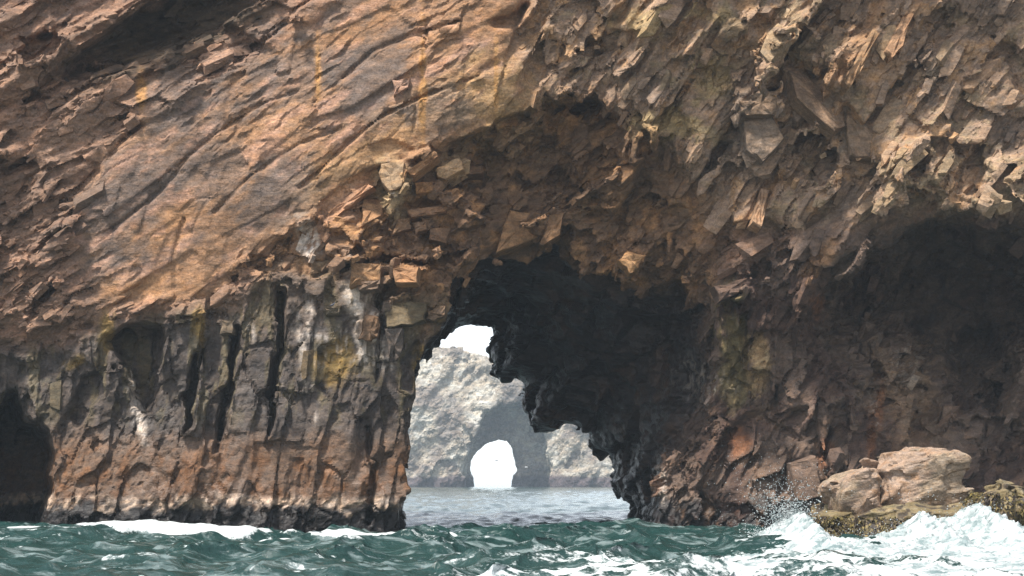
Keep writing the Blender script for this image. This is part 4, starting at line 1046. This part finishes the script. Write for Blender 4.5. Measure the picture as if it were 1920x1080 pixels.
hx = np.arange(2.0, 24.5, .06); hy = np.arange(36.0, 55.6, .085)
FX, FY = np.meshgrid(hx, hy)
crest = np.interp(FX.ravel(), (prof[:, 0] - 960) * kx, CAM_Z - (prof[:, 1] - HOR) * kx).reshape(FX.shape)
fp = np.stack([FX.ravel(), FY.ravel(), np.zeros(FX.size)], 1).astype(f32)
m1 = fbm(fp, .8, 501, 3).reshape(FX.shape); m2 = (1 - np.abs(fbm(fp, 1.9, 502, 4, .6))).reshape(FX.shape); m3 = fbm(fp, 5.5, 503, 3, .6).reshape(FX.shape)
cy_ = 53.2 + 1.0 * np.sin(FX * .9) + .8 * m1
fall = np.where(FY < cy_, np.exp(-((cy_ - FY) / 5.0) ** 2), np.exp(-((FY - cy_) / 1.0) ** 2))
FZ = (crest + .12) * fall + (.34 * (m2 - .8) + .12 * m3 + .20 * m1) * (.45 + .7 * fall) - .12 + .14 * sstep(5, 12, FX)
FZ -= .9 * (1 - sstep(2.2, 6.0, FX + 1.4 * m1 + .35 * (46 - FY))) + .7 * sstep(54.6, 55.5, FY)
fidx = np.arange(FX.size).reshape(FX.shape)
fq_ = np.stack([fidx[:-1, :-1], fidx[:-1, 1:], fidx[1:, 1:], fidx[1:, :-1]], -1).reshape(-1, 4)
fv = np.stack([(FX + .12 * m3).ravel(), (FY - .35 * fall * m2).ravel(), FZ.ravel()], 1)
bw = make_mesh('breaking_wave', fv, fq_, FOAM, smooth=True)
tag(bw, 'white breaking wave churning against the boulder and weedy rocks', 'wave', kind='stuff')
ico = np.array([(1,0,0),(-1,0,0),(0,1,0),(0,-1,0),(0,0,1),(0,0,-1)], float)
icf = np.array([(0,2,4),(2,1,4),(1,3,4),(3,0,4),(2,0,5),(1,2,5),(3,1,5),(0,3,5)])
def droplets(name, C_, R_, label):
    n = len(C_); v = (C_[:, None, :] + ico[None] * R_[:, None, None] * rng.uniform(.7, 1.3, (n, 1, 3))).reshape(-1, 3)
    f = (icf[None] + np.arange(n)[:, None, None] * 6).reshape(-1, 3)
    return tag(make_mesh(name, v, f, FOAM, smooth=True), label, 'spray', kind='stuff')
cs, rs = [], []
def plume(px_, py_, n, sx, sy, up, r0, r1, y=53.4, sl=0.0):
    k = y / F
    t_ = rng.exponential(1.0, n)
    X = (px_ - 960) * k + rng.normal(size=n) * sx * (.4 + .5 * t_) + sl * t_ * up; Z = CAM_Z - (py_ - HOR) * k + up * t_ - .15
    cs.append(np.stack([X, y + rng.normal(size=n) * sy, Z], 1)); rs.append(rng.uniform(r0, r1, n) * np.exp(-.25 * t_))
plume(1494, 975, 1300, .5, .5, .6, .012, .05, sl=-.35); plume(1470, 985, 900, .6, .5, .9, .010, .035, sl=-.3); plume(1440, 1000, 500, .6, .5, .3, .012, .04)
plume(1830, 965, 600, .3, .4, .22, .012, .05); plume(1740, 985, 400, .4, .4, .15, .012, .045); plume(1640, 1018, 500, 1.2, .5, .14, .012, .045); plume(1870, 990, 350, .5, .4, .14, .012, .04)
plume(1360, 1040, 250, .8, .5, .2, .010, .03); plume(1560, 1015, 260, .5, .6, .35, .010, .035); plume(1700, 930, 60, 1.6, .6, .4, .010, .03)
for (pa, pb) in zip(prof[3:-2], prof[4:-1]):          # torn mist along the whole crest
    n_ = int(abs(pb[0] - pa[0]) * 13); t_ = rng.random(n_); e_ = rng.exponential(1, n_)
    y_ = 53.2 + rng.normal(size=n_) * .55
    cs.append(np.stack([(pa[0] + (pb[0] - pa[0]) * t_ - 960) * kx + rng.normal(size=n_) * .12, y_, CAM_Z - (pa[1] + (pb[1] - pa[1]) * t_ - HOR) * kx - .22 + .13 * e_], 1)); rs.append(rng.uniform(.006, .028, n_))
droplets('sea_spray', np.concatenate(cs), np.concatenate(rs), 'white spray droplets thrown up where the wave hits the boulder')

# ------------------------------------------------------------------ seabirds
def bird(name, loc, yaw, span, col, label, flying):
    root = empty(name, loc); root.rotation_euler = (0, 0, yaw); tag(root, label, 'bird')
    m = plain(name + '_plumage', col)
    def lathe(nm, prof_, axis_z=0.0, mat=m):
        n = 10; v = []; f = []
        for (x_, r_, zc) in prof_:
            for j in range(n):
                a = 2 * math.pi * j / n; v.append((x_, r_ * math.cos(a), zc + r_ * math.sin(a)))
        for i in range(len(prof_) - 1):
            for j in range(n): f.append((i * n + j, i * n + (j + 1) % n, (i + 1) * n + (j + 1) % n, (i + 1) * n + j))
        return make_mesh(nm, np.array(v) * span, np.array(f), mat, smooth=True, parent=root)
    if flying:
        lathe('body', [(-.24,.002,0),(-.16,.03,0),(-.05,.052,0),(.08,.05,0),(.16,.03,.012),(.19,.033,.02),(.23,.024,.02),(.25,.01,.015),(.31,.002,.008)])
        for s_ in (-1, 1):
            v = np.array([(.08,.03*s_,.02),(-.05,.03*s_,.02),(.11,.24*s_,.11),(.0,.24*s_,.10),(.02,.5*s_,.06),(-.03,.5*s_,.06)]) * span
            v = np.concatenate([v, v - np.array([0, 0, .012 * span])])
            f = np.array([(0,1,3,2),(2,3,5,4),(6,8,9,7),(8,10,11,9),(0,2,8,6),(2,4,10,8),(1,7,9,3),(3,9,11,5),(4,5,11,10)])
            make_mesh('wing', v, f, m, parent=root)
    else:
        lathe('body', [(-.42,.004,.10),(-.30,.05,.14),(-.12,.12,.20),(.05,.14,.26),(.16,.11,.34),(.20,.075,.42),(.23,.08,.48),(.28,.06,.50),(.31,.02,.49),(.40,.003,.47)])
        tl = np.array([(-.30,-.05,.13),(-.30,.05,.13),(-.62,.07,.02),(-.62,-.07,.02),(-.30,-.05,.16),(-.30,.05,.16),(-.62,.07,.04),(-.62,-.07,.04)]) * span
        make_mesh('tail', tl, np.array([(0,1,2,3),(7,6,5,4),(0,4,5,1),(2,6,7,3),(1,5,6,2),(0,3,7,4)]), m, parent=root)
        for s_ in (-1, 1):
            lg = np.array([(x_ + .02, .05 * s_ + y_, z_) for x_ in (-.015, .015) for y_ in (-.015, .015) for z_ in (0, .18)]) * span
            make_mesh('leg', lg, np.array([(0,1,3,2),(4,6,7,5),(0,4,5,1),(2,3,7,6),(0,2,6,4),(1,5,7,3)]), m, parent=root)
    return root
for bpx, bpy_, yaw_, lab in ((690, 526, 2.6, 'dark grey seabird perched on a guano-streaked ledge left of the arch, the upper of two'), (624, 575, .5, 'dark grey seabird perched on a small ledge left of the arch, the lower of two')):
    jv = face_at(bpx, bpy_ + 8)
    yb = float(V[jv, 1]) - .22
    bird('perched_seabird', at(bpx, bpy_, yb), yaw_, .42, (.05, .055, .075), lab, False)
bird('seabird', at(931.5, 864, 300), 2.4, 1.5, (.03, .03, .03), 'tiny dark seabird flying in the round arch of the far island', True)
bird('seabird', at(986.5, 876, 320), .4, 1.3, (.8, .8, .8), 'tiny white seabird flying before the shaded arch of the far island', True)

# ------------------------------------------------------------------ sea air
hz = bpy.data.materials.new('sea_haze'); hz.use_nodes = True
hn = hz.node_tree.nodes; hn.remove(hn['Principled BSDF'])
pv = hn.new('ShaderNodeVolumePrincipled'); pv.inputs['Color'].default_value = (.72, .86, 1.0, 1); pv.inputs['Density'].default_value = 0.00022
hz.node_tree.links.new(pv.outputs[0], hn['Material Output'].inputs['Volume'])
hb = np.array([(x_, y_, z_) for x_ in (-2900, 2900) for y_ in (-300, 2900) for z_ in (-4, 95)], float)
ho = make_mesh('haze', hb, np.array([(0,1,3,2),(4,6,7,5),(0,4,5,1),(2,3,7,6),(0,2,6,4),(1,5,7,3)]), hz)
tag(ho, kind='stuff')
lap('end')
